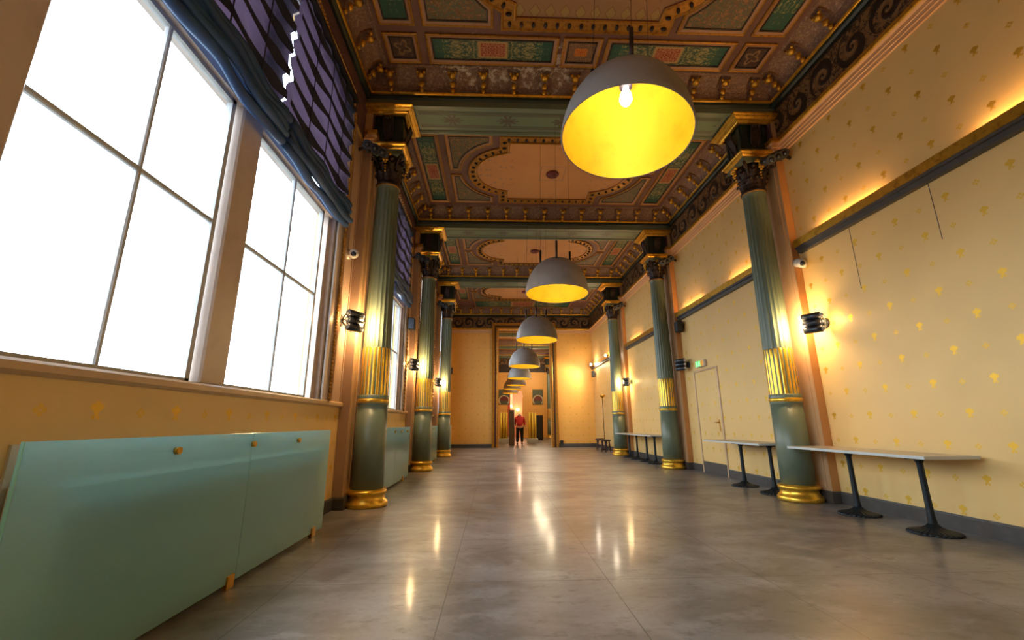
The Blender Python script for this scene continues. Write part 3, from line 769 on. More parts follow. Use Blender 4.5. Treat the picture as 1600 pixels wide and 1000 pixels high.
# roped gilt surround
for i, (a, b, _, ar) in enumerate(WIN):
    path = [(b+.13, ZS)]+[((y-(a+b)/2)*(1+.26/(b-a))+(a+b)/2, z+.12) for y, z in ar[::-1]]+[(a-.13, ZS)]
    mb = MB(); mb.mi = 1; mb.sweep(path, [(.14, -.01), (.14, .012), (.10, .02), (.04, .02), (0, .035), (-.06, .035), (-.07, -.01)], closed=False, place=lambda y, z, h: (WL+h, y, z))
    mb.mi = 0; P = [Vector(p) for p in path]; rope = []
    for p, q in zip(P[:-1], P[1:]):
        L = (q-p).length; n = max(1, int(L/.045))
        for k in range(n):
            c = p.lerp(q, (k+.5)/n); ang = math.atan2((q-p).y, (q-p).x)
            if i > 0 and k % 2: continue
            mb.T = Matrix.Translation((WL+.045, c.x, c.y))@Matrix.Rotation(ang+.6, 4, 'X'); mb.ball((0, 0, 0), .024, 6, 4, (.9, 1.5 if i == 0 else 2.4, .8)); mb.T = None
    struct(mb, 'trim_11', ['gilt_dull', 'trim_brown'])

# ------------------------------------------------------------------ blinds
def blind(y0, y1, zb, zt, label, seed, xo, gap_edge=None):
    rnd = random.Random(seed); root = empty('roman_blind', (0, 0, 0), label=label, cat='blind', group='dark blue gathered window blinds')
    X0 = WL+.03+xo; nsw = max(1, round((y1-y0)/.82)); W = (y1-y0)/nsw
    def droop(y): return .055*abs(sin(pi*(y-y0)/W))
    mb = MB(); ny = int((y1-y0)/.04); pitch = .26
    def fn(u, v):
        y = y0+(y1-y0)*u; z = zb+.28+(zt-zb-.28)*v; zz = z-droop(y)*(1 if v < .97 else (1-v)/.03)
        ph = ((z-zb)/pitch) % 1; x = X0+.05*(1-ph)**1.5+.012*sin(y*23+z*7)
        if gap_edge == 'hi' and u > .999: y -= .022*max(0, sin(z*13+1))*(1 if z > zb+.35 else 0)
        if gap_edge == 'lo' and u < .001: y += .05*max(0, sin(z*13+.6))*(1 if z > zb+.35 else 0)
        return (x, y, zz)
    mb.grid(fn, ny, int((zt-zb)/.03)); mb.build('fabric', 'blind', root)
    # stacked folds along the foot
    mb = MB(); offs = [(.07, .30, .05), (.10, .21, .045), (.085, .13, .05), (.12, .06, .04), (.07, .0, .045), (.05, .16, .06)]
    for k, (dx, dz, r) in enumerate(offs):
        pts = []
        for j in range(ny//2+1):
            y = y0+(y1-y0)*j/(ny//2); pts.append((X0+dx+.012*sin(y*5+k*2)-.02, y, zb+dz+.05-droop(y)*.5+.012*sin(y*9+k)+.02))
        mb.tube(pts, [r*(1+.15*sin(j*.7+k)) for j in range(len(pts))], 8)
    mb.build('gathered_foot', 'blind', root)
    # doubled cloth where the pleats overlap
    k = 1
    while zb+.28+k*pitch < zt-.1:
        z0 = zb+k*pitch+.02; mb = MB()
        mb.grid(lambda u, v: (X0+.058, y0+.02+(y1-y0-.04)*u, z0+pitch*1.0-.0+(v-.5)*(.165-.10*abs(sin(pi*u*nsw+seed*.3)))-droop(y0+(y1-y0)*u)), ny, 2); mb.build('pleat', 'blind_dark', root); k += 1
    for q in range(1, nsw*2):
        y = y0+W*q/2
        mb = MB(); mb.box(X0+.062, y-.008, zb+.3, X0+.066, y+.008, zt-.05); mb.build('tape', 'blind_dark', root)
    mb = MB(); mb.box(X0-.0, y0, zt-.03, X0+.07, y1, zt+.03); mb.build('headrail', 'black', root)
    return root
blind(-.95, 3.55, 3.60, 5.74, 'wide near section of dark blue blind gathered over the big left window', 3, .03, 'hi')
blind(3.58, 5.32, 3.60, 5.62, 'narrow section of dark blue blind next to the nearest left column', 5, .03, 'lo')
blind(7.25, 9.75, 3.72, 5.60, 'purple gathered blind in the second window, between the first and second left columns', 9, .02)
# cords and half-open blinds of the far windows
for i, (a, b) in ((2, (11.6, 14.1)), (3, (16.0, 18.4))):
    r = empty('pull_cord', label=['knotted dark blind cord hanging in the third window', 'knotted dark blind cord hanging in the fourth, farthest window'][i-2], cat='cord')
    y = b-.35; pts = [(WL+.03, y+.05*sin(z*9), z) for z in [1.9+.12*k for k in range(30)]]; m = MB(); m.tube(pts, [.012+.022*max(0, sin(k*1.7)) for k in range(30)], 6); m.build('cord', 'blind_dark', r)

# ------------------------------------------------------------------ glass radiator screens
def glass_screen(y0, y1, seams, studs, clips, label):
    root = empty('glass_screen', (-1.8, (y0+y1)/2, 0), label=label, cat='glass panel', group='frosted glass radiator screens'); C0 = Vector(root.location)
    ys = [y0]+seams+[y1]
    for a, b in zip(ys[:-1], ys[1:]):
        m = MB(); m.bevbox(-1.812-C0.x, a+.002-C0.y, .035, -1.80-C0.x, b-.002-C0.y, 1.02, .002); m.build('glass_pane', 'frost', root)
    m = MB(); m.box(-1.812-C0.x, y0-C0.y-.006, .035, -1.80-C0.x, y0-C0.y-.001, 1.02); m.build('polished_edge', 'glass_edge', root)
    for y in studs:
        m = MB(); m.cyl((-2.1-C0.x, y-C0.y, .94), (-1.815-C0.x, y-C0.y, .94), .008, 8); m.cyl((-1.80-C0.x, y-C0.y, .94), (-1.775-C0.x, y-C0.y, .94), .02, 16); m.build('stud', 'brass', root)
    for y in clips:
        m = MB(); m.bevbox(-1.825-C0.x, y-.04-C0.y, .0, -1.787-C0.x, y+.04-C0.y, .085, .004); m.build('clip', 'brass', root)
    return root
glass_screen(1.77, 4.90, [3.37], [2.58, 3.36, 4.11], [2.2, 3.30, 4.66], 'large frosted aqua glass screen under the big left window, nearest the camera')
glass_screen(6.75, 9.42, [8.1], [8.0, 8.55, 9.1], [7.5, 8.9], 'frosted glass screen between the first and second left columns')
glass_screen(11.2, 13.9, [12.5], [12.2, 13.0], [12, 13.4], 'frosted glass screen between the second and third left columns')
glass_screen(15.6, 18.3, [17.0], [16.5, 17.4], [16, 17.8], 'frosted glass screen beyond the third left column, nearest the end wall')
def radiator(y0, y1, label):
    root = empty('radiator', (-2.0, (y0+y1)/2, 0), label=label, cat='radiator', group='radiators behind the glass screens'); c = (y0+y1)/2
    m = MB(); m.bevbox(-.10, y0-c, .10, .15, y1-c, .84, .02); m.build('casing', 'enclosure', root)
    for k in range(int((y1-y0)/.5)):
        m = MB(); m.box(-.06, y0-c+.2+k*.5, 0, .04, y0-c+.25+k*.5, .1); m.build('foot', 'iron', root)
    m = MB()
    for k in range(int((y1-y0)/.06)): m.box(.15, y0-c+.03+k*.06, .16, .158, y0-c+.055+k*.06, .74)
    m.build('grille', 'skirting', root)
radiator(2.02, 4.80, 'pale radiator casing showing dimly behind the nearest glass screen')
radiator(6.95, 9.2, 'pale radiator casing behind the second glass screen')
radiator(11.5, 13.7, 'pale radiator casing behind the third glass screen')

# ------------------------------------------------------------------ pendants
def make_pendant():
    root = empty('pendant_lamp', cat='lamp')      # origin at rim centre
    prof = [(.5*cos(t*pi/2/12)**.72 if t < 12 else .0, .60*sin(t*pi/2/12)) for t in range(13)]
    prof = [(.5, 0), (.497, .05), (.488, .12), (.47, .2), (.44, .28), (.40, .36), (.35, .43), (.29, .49), (.22, .545), (.14, .58), (.06, .597), (0.001, .6)]
    o = MB(); o.lathe(prof, 56, cap=False); sh = o.build('lamp_shade', 'shade_out', root)
    i = MB(); i.lathe([(r-.012 if r > .02 else r, z-.008 if z > .02 else z) for r, z in prof], 56, cap=False); i.mi = 1; i.lathe([(.5, 0), (.494, -.006), (.488, 0)], 56, cap=False); i.build('gold_lining', ['shade_in', 'shade_out'], sh)
    for k in range(3):
        a = radians((262, 155, 28)[k]); x, y = .275*cos(a), .275*sin(a)
        m = MB(); m.cyl((x, y, .506), (x, y, .79), .018, 10); rd = m.build('rod', 'rod', root)
        m = MB(); m.cyl((x, y, .60), (x, y, HZ-3.05), .002, 5); m.build('cable', 'rod', rd)
    m = MB(); m.cyl((0, 0, .59), (0, 0, .50), .05, 14); m.build('socket', 'rod', root)
    m = MB(); m.lathe([(.001, .32), (.035, .335), (.05, .37), (.045, .42), (.025, .47), (.022, .5)], 16); m.build('bulb', 'bulb', root)
    return root
pen = make_pendant()
PL = [(1.0, 2.81, 3.215), (.98, 6.45, 3.08), (1.0, 10.0, 3.02), (.93, 13.4, 2.83), (1.04, 18.0, 2.92), (1.1, 22, 2.98), (.97, 24.2, 2.96), (1.0, 28, 2.98)]
pl = ['nearest large grey dome pendant lamp with bright yellow inside and glaring bulb', 'second grey dome pendant lamp from the camera, under the green beam', 'third grey dome pendant lamp from the camera, just above the doorway top', 'fourth grey dome pendant lamp from the camera, hanging before the gilt doorway', 'fifth grey dome pendant lamp, the last one before the end wall', 'sixth pendant lamp, first one beyond the gilt doorway', 'seventh pendant lamp, second one beyond the gilt doorway', 'eighth and farthest pendant lamp, beyond the gilt doorway']
for k, ((x, y, z), lb) in enumerate(zip(PL, pl)):
    o = place(pen, k, (x, y, z), .0, lb, 'row of dome pendant lamps')
    o.rotation_euler = (-.087, .09, 0) if k == 0 else (-.012, .02, 0)
    for rd in o.children:
        for cb in rd.children:
            if cb.name.startswith('cable'): cb.scale = (1, 1, (HZ+.02-z)/(HZ-3.05))
    add_light('pendant_glow', 'POINT', (x, y, z+.27), POW['pendant'], (1, .86, .62), .07)

# ------------------------------------------------------------------ wall lamps
def make_sconce(lit):
    root = empty('wall_sconce', cat='wall lamp')     # origin on the wall, +x into the room, tubes along y
    m = MB(); m.cyl((0, 0, 0), (.03, 0, 0), .075, 20); m.build('wall_plate', 'gunmetal', root)
    m = MB()
    for a, b in ((.1, .12), (-.1, -.12), (.1, -.12), (-.1, .12)): m.tube([(.025, 0, 0), (.09, a*.7, b*.6), (.15, a, b)], .008, 6)
    m.build('arm', 'gunmetal', root)
    for k in (-1, 0, 1):
        t = MB(); z = k*.095
        t.T = Matrix.Translation((.2, 0, z))@Matrix.Rotation(-radians(30), 4, 'Z')@Matrix.Translation((0, -.12, 0))@Matrix.Rotation(-pi/2, 4, 'X')
        t.lathe([(.042, 0), (.05, .004), (.05, .236), (.042, .24), (.040, .2), (.040, .04), (.042, 0)], 20, cap=False); t.T = None
        to = t.build('tube', 'gunmetal', root)
        for s, on in ((1, lit), (-1, lit)):
            b = MB(); b.ball((.2+s*.06, s*.104, z), .034, 10, 7); b.build('bulb', 'bulb_warm' if on and s > 0 else ('led' if on else 'white_plastic'), to)  # rear bulbs are off; a faint warm glow is put into their material
    m = MB(); m.T = Matrix.Rotation(0, 4, 'Z'); m.box(.135, -.06, -.14, .15, .06, .14); m.build('back_plate', 'gunmetal', root)
    return root
scn = make_sconce(True); sco = make_sconce(False)
n_ = 0
for i, c in enumerate(CY):
    y = c-.56
    z = 2.45
    place(scn, n_, (WL, y, z), 0, f"lit three-tube wall lamp on the window wall beside the {['nearest', 'middle', 'farthest'][i]} left column", 'three-tube wall lamps'); n_ += 1
    o = place(scn if i != 1 else sco, 1 if i != 1 else 0, (WR, y, z), 0, f"{'unlit' if i == 1 else 'lit'} three-tube wall lamp on the papered wall beside the {['nearest', 'middle', 'farthest'][i]} right column", 'three-tube wall lamps')
    o.scale = (-1, 1, 1)
    for s, wx in ((1, WL), (-1, WR)):
        if s < 0 and i == 1: continue
        for dz in (-.08, .08): add_light('sconce_glow', 'POINT', (wx+s*.31, y+.20, z+dz), POW['sconce'], (1, .66, .30), .03)
        add_light('sconce_glow', 'POINT', (wx+s*.13, y-.17, z), POW['sconce_back'], (1, .62, .26), .03)

def make_spots():
    root = empty('spotlight_cluster', cat='spotlight')    # origin on the pilaster, +x into the room
    m = MB(); m.tube([(0, 0, .02), (.06, 0, .05), (.12, 0, .0)], .018, 8); m.build('bracket_arm', 'black', root)
    for k in range(3):
        x, y, z = .10+k*.085, -.02, .06-k*.045; h = MB(); d = Vector((.1, -.8, -.45)).normalized()
        p = Vector((x, y+.08, z+.05)); h.cyl(p, p+d*.16, .052, 14); ho = h.build('lamp_head', 'gunmetal', root)
        l = MB(); l.ball(p+d*.16, .03, 8, 6); l.build('lens', 'gunmetal', ho)
    return root
spo = make_spots(); n_ = 0
for i, c in enumerate(CY):
    for s, wx, sd in ((1, WL, 'left'), (-1, WR, 'right')):
        o = place(spo, n_, (wx, c-.46, 5.16), 0, f"dark triple spotlight high on the {sd} pilaster by the capital of the {['nearest', 'middle', 'farthest'][i]} {sd} column", 'triple spotlights by the capitals'); n_ += 1
        o.scale = (1.4*s, 1.4, 1.4)

def make_speaker():
    root = empty('wall_speaker', cat='loudspeaker')
    m = MB(); m.bevbox(.05, -.09, -.14, .2, .09, .14, .012); m.build('cabinet', 'black', root)
    m = MB(); m.box(0, -.03, -.04, .05, .03, .04); m.build('mount', 'black', root)
    m = MB(); m.grid(lambda u, v: (.06+.13*u, -.0925, -.125+.25*v), 2, 2); m.cyl((.125, -.09, -.04), (.125, -.096, -.04), .05, 18); m.cyl((.125, -.09, .07), (.125, -.096, .07), .025, 14); m.build('grille', 'gunmetal', root)
    return root
sk = make_speaker()
for k, (x, y, z, s, lb) in enumerate(((WR, 10.22, 3.41, -1, 'small black loudspeaker on the right wall above the exit sign and wall lamp'), (WL, 10.0, 3.40, 1, 'small black loudspeaker on the window wall between the first two left columns'), (WR, 19.75, 3.3, -1, 'small black loudspeaker near the far right corner under a bright spotlight'), (WL, 19.3, 3.4, 1, 'small black loudspeaker near the far left corner beyond the last column'))):
    o = place(sk, k, (x, y, z), 0, lb, 'black wall loudspeakers'); o.scale = (s, 1, 1)
def make_sensor():
    root = empty('security_camera', cat='camera')
    m = MB(); m.cyl((0, 0, 0), (.035, 0, 0), .045, 16); m.build('mount', 'white_plastic', root)
    m = MB(); m.cyl((.05, .03, .02), (.09, -.07, -.02), .045, 16); m.ball((.09, -.07, -.02), .045, 12, 8); m.build('housing', 'white_plastic', root)
    m = MB(); m.ball((.1, -.1, -.035), .025, 10, 7); m.build('lens', 'gunmetal', root); return root
se = make_sensor()
for k, (x, y, s, lb) in enumerate(((WR, 5.93, -1, 'small pale camera on the papered wall under the rail beside the nearest right column'), (WL, 5.75, 1, 'small pale camera on the window wall above the nearest left wall lamp'))):
    o = place(se, k, (x, y, 3.43), 0, lb, 'small wall cameras'); o.scale = (1.5*s, 1.5, 1.5)
# rail uplights hidden in the trough
for y in (2.9, 5.0, 7.4, 9.6, 11.6, 13.8, 17.5):
    rl = next(r for a, b, r in RAILS if a <= y <= b)
    m = MB(); m.box(-.02, -.52, 0, .02, .52, .03); h = m.build('uplight', 'black', rl, (WR-.045, y, 3.69))
    m = MB(); m.cyl((0, -.51, .035), (0, .51, .035), .008, 8); m.build('tube', 'bulb_warm', h)
    add_light('rail_glow', 'AREA', (WR-.045, y, 3.745), POW['rail'], (1, .55, .2), 1.0, (pi, 0, pi/2), .03)
# track spots by the far right corner
def make_track():
    root = empty('rail_spotlight', cat='spotlight')
    m = MB(); m.cyl((0, 0, 0), (-.1, -.02, .02), .012, 8); m.build('arm', 'black', root)
    m = MB(); m.cyl((-.08, .06, .03), (-.14, -.06, .0), .05, 14, .06); m.build('lamp_head', 'black', root)
    m = MB(); m.ball((-.145, -.075, -.005), .045, 12, 8); m.build('bulb', 'bulb_white', root); return root
tk = make_track()
for k, (y, lb) in enumerate(((17.0, 'bright white spotlight on the wall rail just past the farthest right column'), (19.7, 'bright white spotlight in the far right corner above the loudspeaker'))):
    place(tk, k, (WR-.1, y, 3.74), 0, lb, 'white spotlights on the far wall rail')
    add_light('track_glow', 'POINT', (WR-.28, y-.16, 3.73), POW['track']*.35, (1, .82, .55), .05)
    add_light('track_beam', 'SPOT', (WR-.3, y-.1, 3.7), POW['track']*2.2, (1, .8, .5), .2, Vector((-2.2, YE-y+.0, -1.6)).to_track_quat('-Z', 'Y').to_euler(), spot=radians(115))

# ------------------------------------------------------------------ door in the right wall, exit sign
root = empty('door_1', kind='structure')
m = MB(); m.box(WR-.012, 8.90, .24, WR, 9.86, 2.19); m.build('door_leaf', 'wallpaper', root)
m = MB(); m.sweep([(9.88, 0), (9.88, 2.21), (8.88, 2.21), (8.88, 0)], [(0, 0), (0, .02), (-.02, .026), (-.045, .02), (-.05, 0)], closed=False, place=lambda y, z, h: (WR-h, y, z)); m.build('door_frame', 'sill', root)
m = MB(); m.box(WR-.016, 8.90, .0, WR, 9.86, .24); m.build('kick_plate', 'skirting', root)
m = MB(); m.cyl((WR-.012, 8.98, 1.08), (WR-.05, 8.98, 1.08), .012, 8); m.tube([(WR-.05, 8.98, 1.08), (WR-.052, 9.05, 1.08), (WR-.048, 9.12, 1.075)], .009, 8); m.box(WR-.018, 8.96, .9, WR-.012, 9.0, 1.14); m.build('door_handle', 'brass', root)
root = empty('exit_sign', (WR, 9.46, 2.38), label='small green lit emergency exit sign with a running figure above the papered door', cat='exit sign')
m = MB(); m.bevbox(-.07, -.20, -.075, 0, .20, .075, .01); m.build('housing', 'white_plastic', root)
m = MB(); m.box(-.074, -.04, -.06, -.07, .19, .06); f = m.build('green_panel', 'exit_green', root)
m = MB(); m.box(-.076, -.18, -.055, -.07, -.05, .055); m.build('amber_lamp', 'exit_amber', root)
m = MB(); m.cyl((-.076, .12, .035), (-.078, .12, .035), .011, 10)
for p, q in (((.115, .02), (.10, -.01)), ((.10, -.01), (.125, -.03)), ((.125, -.03), (.13, -.05)), ((.10, -.01), (.08, -.03)), ((.08, -.03), (.065, -.03)), ((.115, .015), (.09, .015)), ((.115, .02), (.135, .0)), ((.02, .04), (.02, -.05)), ((.02, .04), (-.01, .04)), ((-.01, .04), (-.01, -.05))): m.cyl((-.077, p[0], p[1]), (-.077, q[0], q[1]), .005, 6)
m.build('running_figure', 'exit_white', f)

# ------------------------------------------------------------------ tables
def make_leg(parent, y):
    m = MB(); m.lathe([(.036, .06), (.038, .1), (.032, .16), (.028, .40), (.028, .66), (.045, .70), (.05, .715)], 16, (0, y, 0)); lg = m.build('leg', 'iron', parent)
    m = MB()
    def rib(a, z): return 1+.05*cos(a*28)
    m.lathe([(.205, 0), (.205, .012), (.19, .022), (.14, .035), (.09, .05), (.055, .07), (.04, .09)], 28*4, (0, y, 0), fr=rib); m.build('foot', 'iron', lg)
    m = MB(); m.cyl((-.15, y, .715), (.15, y, .715), .012, 6); m.cyl((0, y-.15, .715), (0, y+.15, .715), .012, 6); m.build('spider', 'iron', lg)
def table(y0, y1, legs, label):
    c = (y0+y1)/2; root = empty('bistro_table', (4.36, c, 0), label=label, cat='table', group='narrow tables along the papered wall')
    m = MB(); m.box(-.255, y0-c+.004, .725, .30, y1-c-.004, .752); t = m.build('table_top', 'table_top', root)
    m = MB(); m.sweep(rect(-.26, .305, y0-c, y1-c), [(0, .722), (0, .752), (.006, .7525), (.006, .722)], pclosed=True); m.build('edge_strip', 'table_edge', t)
    for y in legs: make_leg(root, y-c)
table(4.10, 6.06, (4.42, 5.32), 'long grey topped table with two black pedestal legs in front of the nearest right column')
table(6.72, 8.54, (6.88, 7.70), 'grey topped table with two black legs in front of the papered door')
table(11.45, 13.2, (11.9, 12.55), 'grey topped table just beyond the middle right column, nearer of an abutting pair')
table(13.22, 14.85, (13.4, 14.15), 'grey topped table just before the farthest right column, farther of an abutting pair')

# stools and the slim lamp in the far right corner
def make_stool():
    root = empty('round_stool', cat='stool')
    m = MB(); m.lathe([(.0, .40), (.17, .40), (.19, .415), (.19, .44), (.17, .46), (0, .465)], 24, cap=False); m.build('seat', 'dark_wood', root)
    for k in range(4):
        a = pi/4+k*pi/2; m = MB(); pr = [.022, .026, .018, .024, .016, .02, .014]
        m.tube([(cos(a)*(.12+.05*(1-t/6)), sin(a)*(.12+.05*(1-t/6)), .41*t/6) for t in range(7)], pr[::-1], 8); m.build('leg', 'dark_wood', root)
    m = MB(); m.lathe([(.13, .17), (.14, .18), (.13, .19), (.12, .18), (.13, .17)], 20, cap=False); m.build('stretcher', 'dark_wood', root); return root
stl = make_stool()
place(stl, 0, (4.30, 17.9, 0), 0, 'dark turned wooden stool in the far right corner, left one below the slim lamp', 'dark wooden stools')
place(stl, 1, (4.25, 16.75, 0), .4, 'dark turned wooden stool beside the farthest right column base', 'dark wooden stools')
root = empty('floor_lamp', (4.56, 18.15, 0), label='slender brown stemmed floor lamp with small gold cup by the far right wall', cat='lamp')
m = MB(); m.lathe([(.12, 0), (.12, .015), (.03, .03), (.015, .06)], 20); m.build('base', 'dark_wood', root)
m = MB(); m.cyl((0, 0, .05), (0, 0, 2.1), .014, 10); m.build('stem', 'dark_wood', root)
m = MB(); m.lathe([(.02, 2.1), (.05, 2.12), (.11, 2.18), (.12, 2.24), (.11, 2.24), (.04, 2.14)], 20, cap=False); m.build('lamp_shade', 'brass', root)
root = empty('wall_socket', (DX1+.45, YE-.035, .16), label='small dark wall socket box low on the end wall right of the doorway', cat='socket')
m = MB(); m.bevbox(-.07, -.03, 0, .07, .033, .16, .01); m.build('cover', 'gunmetal', root)

# ------------------------------------------------------------------ second hall beyond the doorway
def hall2():
    for k in range(3):
        a = 20.7+k*4.3; b = a+4.3; mb = MB(); mb.box(WL-.1, a, HZ, WR+.1, b, HZ+.15); r = struct(mb, 'ceiling', 'rib')
        ol = rect(WL+.06, WR-.06, a+.05, b-.4)
        cv = [(.03+.27*(1-cos(t*pi/12)), GZ+.02+(HZ-GZ-.02)*sin(t*pi/12)) for t in range(7)]
        m = MB(); m.sweep(ol, cv); m.build('coved_cornice', 'cove', r)
        m = MB(); m.box(WL, b-.4, BZ, WR, b, HZ+.01); m.build('beam', 'green', r)
        m = MB(); m.sweep(ol, [(0, GZ+.03), (.05, GZ+.02), (.04, GZ-.02), (0, GZ-.02)]); m.build('gilt_rail', 'gilt', r)
        medallion(r, lobe_outline(.07, 2.49, a+.9, b-1.3, (a+b)/2-.2, .3, .85), 'field')
    m = MB(); Y = H2; x0, x1, zz = .98, 2.15, 3.5
    m.box(WL, Y, 0, x0, Y+.25, 7.1); m.box(x1, Y, 0, WR, Y+.25, 7.1); m.box(x0, Y, zz, x1, Y+.25, 7.1); struct(m, 'wall_far', 'wallpaper_end')
    m = MB(); m.box(WL, Y-.05, 5.0, WR, Y, 6.2); struct(m, 'trim_12', 'frieze_x')
    for yy in (22.8, 27.0, 31.0): add_light('hall_light', 'POINT', (2.9, yy, 4.6), POW['hall'], (1, .8, .52), .3)  # fill lights without fixtures, added to brighten the second hall
    # salmon room behind
    m = MB(); m.box(-1, 38, 0, 4.5, 38.2, 4.2); m.box(-1.2, Y+.25, 0, -1, 38, 4.2); m.box(4.5, Y+.25, 0, 4.7, 38, 4.2); m.box(1.3, 36.8, 0, 1.5, 38, 4.2); struct(m, 'wall_salmon', 'pink')
    m = MB(); m.box(-1.2, Y+.25, 4.2, 4.7, 38.2, 4.3); struct(m, 'ceiling', 'pink')
    add_light('salmon_room_light', 'POINT', (2.0, 36.0, 3.3), POW['pink']*2, (1, .62, .4), .1)
    root = empty('globe_lamp', (1.98, 37.6, 2.25), label='glowing round lamp in the salmon room beyond both halls', cat='lamp')
    m = MB(); m.ball((0, 0, 0), .12, 12, 8); m.build('globe', 'bulb_warm', root); m = MB(); m.tube([(0, .1, 0), (0, .25, .05), (0, .39, .0)], .02, 6); m.build('bracket', 'brass', root)
    root = empty('candle_lamp', (1.25, 36.8, 2.5), label='small amber lamp at the left edge of the salmon room opening', cat='lamp')
    root.location.x = 1.4; root.location.y = 36.7
    m = MB(); m.ball((0, 0, 0), .07, 10, 7); m.build('globe', 'bulb_warm', root); m = MB(); m.tube([(0, .04, 0), (0, .1, 0)], .02, 6); m.build('bracket', 'brass', root)
    for x, lb in ((.70, 'arched red and cream picture left of the salmon opening'), (3.35, 'arched red and cream picture right of the salmon opening')):
        root = empty('arched_picture', (x, Y-.01, 2.5), label=lb, cat='picture', group='arched pictures on the far wall')
        m = MB(); m.box(-.42, -.04, 0, .42, 0, 1.15); m.build('frame', 'art_dark', root)
        m = MB(); m.lathe([(.32, 0), (.32, .02)], 24, smooth=False, a0=0, a1=pi); m.poly([(.32*cos(t*pi/16), .32*sin(t*pi/16), .02) for t in range(17)]); m.T = None
        arch_o = m.build('canvas', 'art_red', root, (0, -.04, .3), (pi/2, 0, 0))
        m = MB(); m.tube([(.38*cos(t*pi/16), -.05, .3+.38*sin(t*pi/16)) for t in range(-4, 21)], .045, 6); m.build('arch_band', 'art_cream', root)
    # ribbed yellow stands on pale plinths
    for k, (x, lb) in enumerate(((.50, 'yellow three-ribbed stand on a pale plinth, left one seen through the doorway'), (2.14, 'yellow three-ribbed stand on a pale plinth, right one seen through the doorway'))):
        root = empty('ribbed_stand', (x, 24.9, 0), label=lb, cat='stand', group='yellow ribbed stands')
        m = MB(); m.bevbox(-.3, -.25, 0, .3, .25, .25, .02); m.build('plinth', 'pale', root)
        m = MB(); m.box(-.22, -.1, .25, .22, .08, 1.66); m.build('core', 'gilt_dull', root)
        for j in range(3): m = MB(); m.cyl((-.16+.16*j, -.13, .25), (-.16+.16*j, -.13, 1.68), .055, 14); m.build('rib', 'yellow', root)
    root = empty('cabinet', (3.0, 29.5, 0), label='black cabinet beside the right yellow ribbed stand in the far hall', cat='cabinet')
    m = MB(); m.bevbox(-.25, -.2, .06, .25, .2, 1.6, .02); m.build('body', 'black', root)
    m = MB(); m.box(-.23, -.215, .12, -.005, -.2, 1.55); m.build('door', 'black', root); m = MB(); m.box(.005, -.215, .12, .23, -.2, 1.55); m.build('door', 'black', root)
    m = MB(); m.box(-.22, -.17, 0, .22, .17, .06); m.build('plinth', 'iron', root)
    root = empty('door_2', (0, 0, 0), kind='structure')
    m = MB(); m.T = Matrix.Translation((.86, 22.3, 0))@Matrix.Rotation(radians(28), 4, 'Z'); m.bevbox(-.16, -.02, 0, .16, .03, 1.75, .008); m.build('door_leaf', 'door_wood', root)
    m = MB(); m.cyl((.98, 22.24, 1.05), (.98, 22.16, 1.05), .02, 8); m.tube([(.98, 22.17, .9), (.98, 22.15, 1.3), (.98, 22.17, 1.75)], .012, 6); m.build('door_handle', 'pale', root)
hall2()

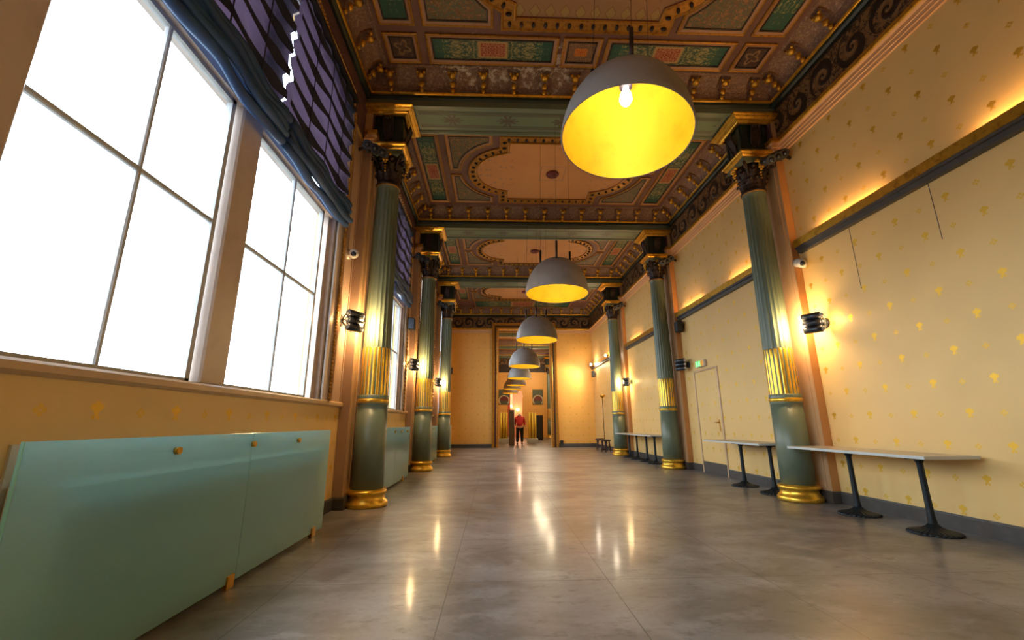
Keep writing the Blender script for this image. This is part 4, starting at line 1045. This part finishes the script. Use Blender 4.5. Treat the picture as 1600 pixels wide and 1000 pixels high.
# ------------------------------------------------------------------ person in red in the doorway
def person(loc):
    root = empty('person', loc, label='person in a loose red top and black trousers bending forward beyond the doorway', cat='person')
    def skin(name, verts, edges, mat, lv=2):
        me = bpy.data.meshes.new(name); me.from_pydata([v[:3] for v in verts], edges, []); me.materials.append(MAT[mat])
        o = bpy.data.objects.new(name, me); COL.objects.link(o); o.parent = root
        md = o.modifiers.new('skin', 'SKIN'); 
        for i, v in enumerate(verts):
            r = v[3] if isinstance(v[3], tuple) else (v[3], v[3]); me.skin_vertices[0].data[i].radius = r
            me.skin_vertices[0].data[i].use_root = (i == 0)
        sb = o.modifiers.new('sub', 'SUBSURF'); sb.levels = lv; sb.render_levels = lv
        return o
    # body: pelvis, spine leaning away (+y), neck and head lowered
    V = [(0, 0, .92, .13), (0, .06, 1.1, .13), (0, .16, 1.3, .15), (0, .24, 1.42, .07), (0, .36, 1.45, .06),
         (.09, 0, .86, .09), (.10, -.02, .5, .06), (.10, .02, .1, .045), (.10, -.1, .04, .04),
         (-.09, 0, .86, .09), (-.13, .02, .5, .06), (-.14, .05, .1, .045), (-.15, -.07, .04, .04),
         (.19, .2, 1.36, .055), (.25, .22, 1.1, .042), (.26, .12, .9, .035),
         (-.19, .2, 1.36, .055), (-.25, .26, 1.1, .042), (-.2, .4, .95, .035)]
    E = [(0, 1), (1, 2), (2, 3), (3, 4), (0, 5), (5, 6), (6, 7), (7, 8), (0, 9), (9, 10), (10, 11), (11, 12), (2, 13), (13, 14), (14, 15), (2, 16), (16, 17), (17, 18)]
    for b in bpy.data.meshes: pass
    def mk(name, V, E, mat, lv=2):
        me = bpy.data.meshes.new(name); me.from_pydata([v[:3] for v in V], E, []); me.materials.append(MAT[mat])
        o = bpy.data.objects.new(name, me); COL.objects.link(o); o.parent = root
        bpy.context.view_layer.objects.active = o; md = o.modifiers.new('skin', 'SKIN')
        if not me.skin_vertices:
            import bmesh; bm = bmesh.new(); bm.from_mesh(me); bm.verts.layers.skin.verify(); bm.to_mesh(me); bm.free()
        for i, v in enumerate(V):
            r = v[3]; me.skin_vertices[0].data[i].radius = r if isinstance(r, tuple) else (r, r); me.skin_vertices[0].data[i].use_root = (i == 0)
        sb = o.modifiers.new('sub', 'SUBSURF'); sb.levels = lv; sb.render_levels = lv; return o
    mk('body', V, E, 'skin')
    m = MB(); m.ball((0, .45, 1.43), .095, 14, 10, (.9, 1.15, 1.1)); m.ball((0, .55, 1.40), .018, 6, 5); m.ball((.088, .45, 1.43), .022, 6, 5, (.5, 1, 1.3)); m.ball((-.088, .45, 1.43), .022, 6, 5, (.5, 1, 1.3)); m.build('head', 'skin', root)
    m = MB(); m.ball((0, .43, 1.46), .107, 14, 10, (.95, 1.1, 1.0)); m.build('hair', 'hair', root)
    # hands
    for hx, hy, hz in ((.26, .11, .86), (-.19, .43, .90)):
        m = MB(); m.ball((hx, hy, hz-.03), .04, 8, 6, (.5, .9, 1.1))
        for k, L in enumerate((.065, .075, .07, .055)): m.tube([(hx, hy-.027+.018*k, hz-.06), (hx+.004, hy-.028+.019*k, hz-.06-L*.6), (hx-.006, hy-.028+.019*k, hz-.06-L)], [.009, .0085, .007], 6)
        m.tube([(hx, hy-.035, hz-.02), (hx-.005, hy-.06, hz-.05), (hx-.008, hy-.062, hz-.08)], [.011, .010, .008], 6); m.build('hand', 'skin', root)
    # clothing
    mk('red_top', [(0, 0, .86, (.17, .15)), (0, .06, 1.08, (.18, .155)), (0, .16, 1.3, (.19, .165)), (0, .23, 1.42, .10), (.2, .2, 1.36, .085), (.255, .22, 1.12, .07), (.26, .14, .98, .065), (-.2, .2, 1.36, .085), (-.255, .26, 1.12, .07), (-.23, .34, 1.03, .06)], [(0, 1), (1, 2), (2, 3), (2, 4), (4, 5), (5, 6), (2, 7), (7, 8), (8, 9)], 'red_cloth')
    mk('trousers', [(0, 0, .92, .15), (.1, 0, .82, .115), (.105, -.02, .5, .09), (.105, .02, .1, .075), (-.1, 0, .82, .115), (-.13, .02, .5, .09), (-.14, .05, .1, .075)], [(0, 1), (1, 2), (2, 3), (0, 4), (4, 5), (5, 6)], 'black_cloth')
    for x, y in ((.105, -.04), (-.145, -.01)):
        m = MB(); m.ball((x, y, .045), .05, 10, 7, (.9, 2.5, .9)); m.build('shoe', 'black', root)
person((1.32, 23.0, 0))
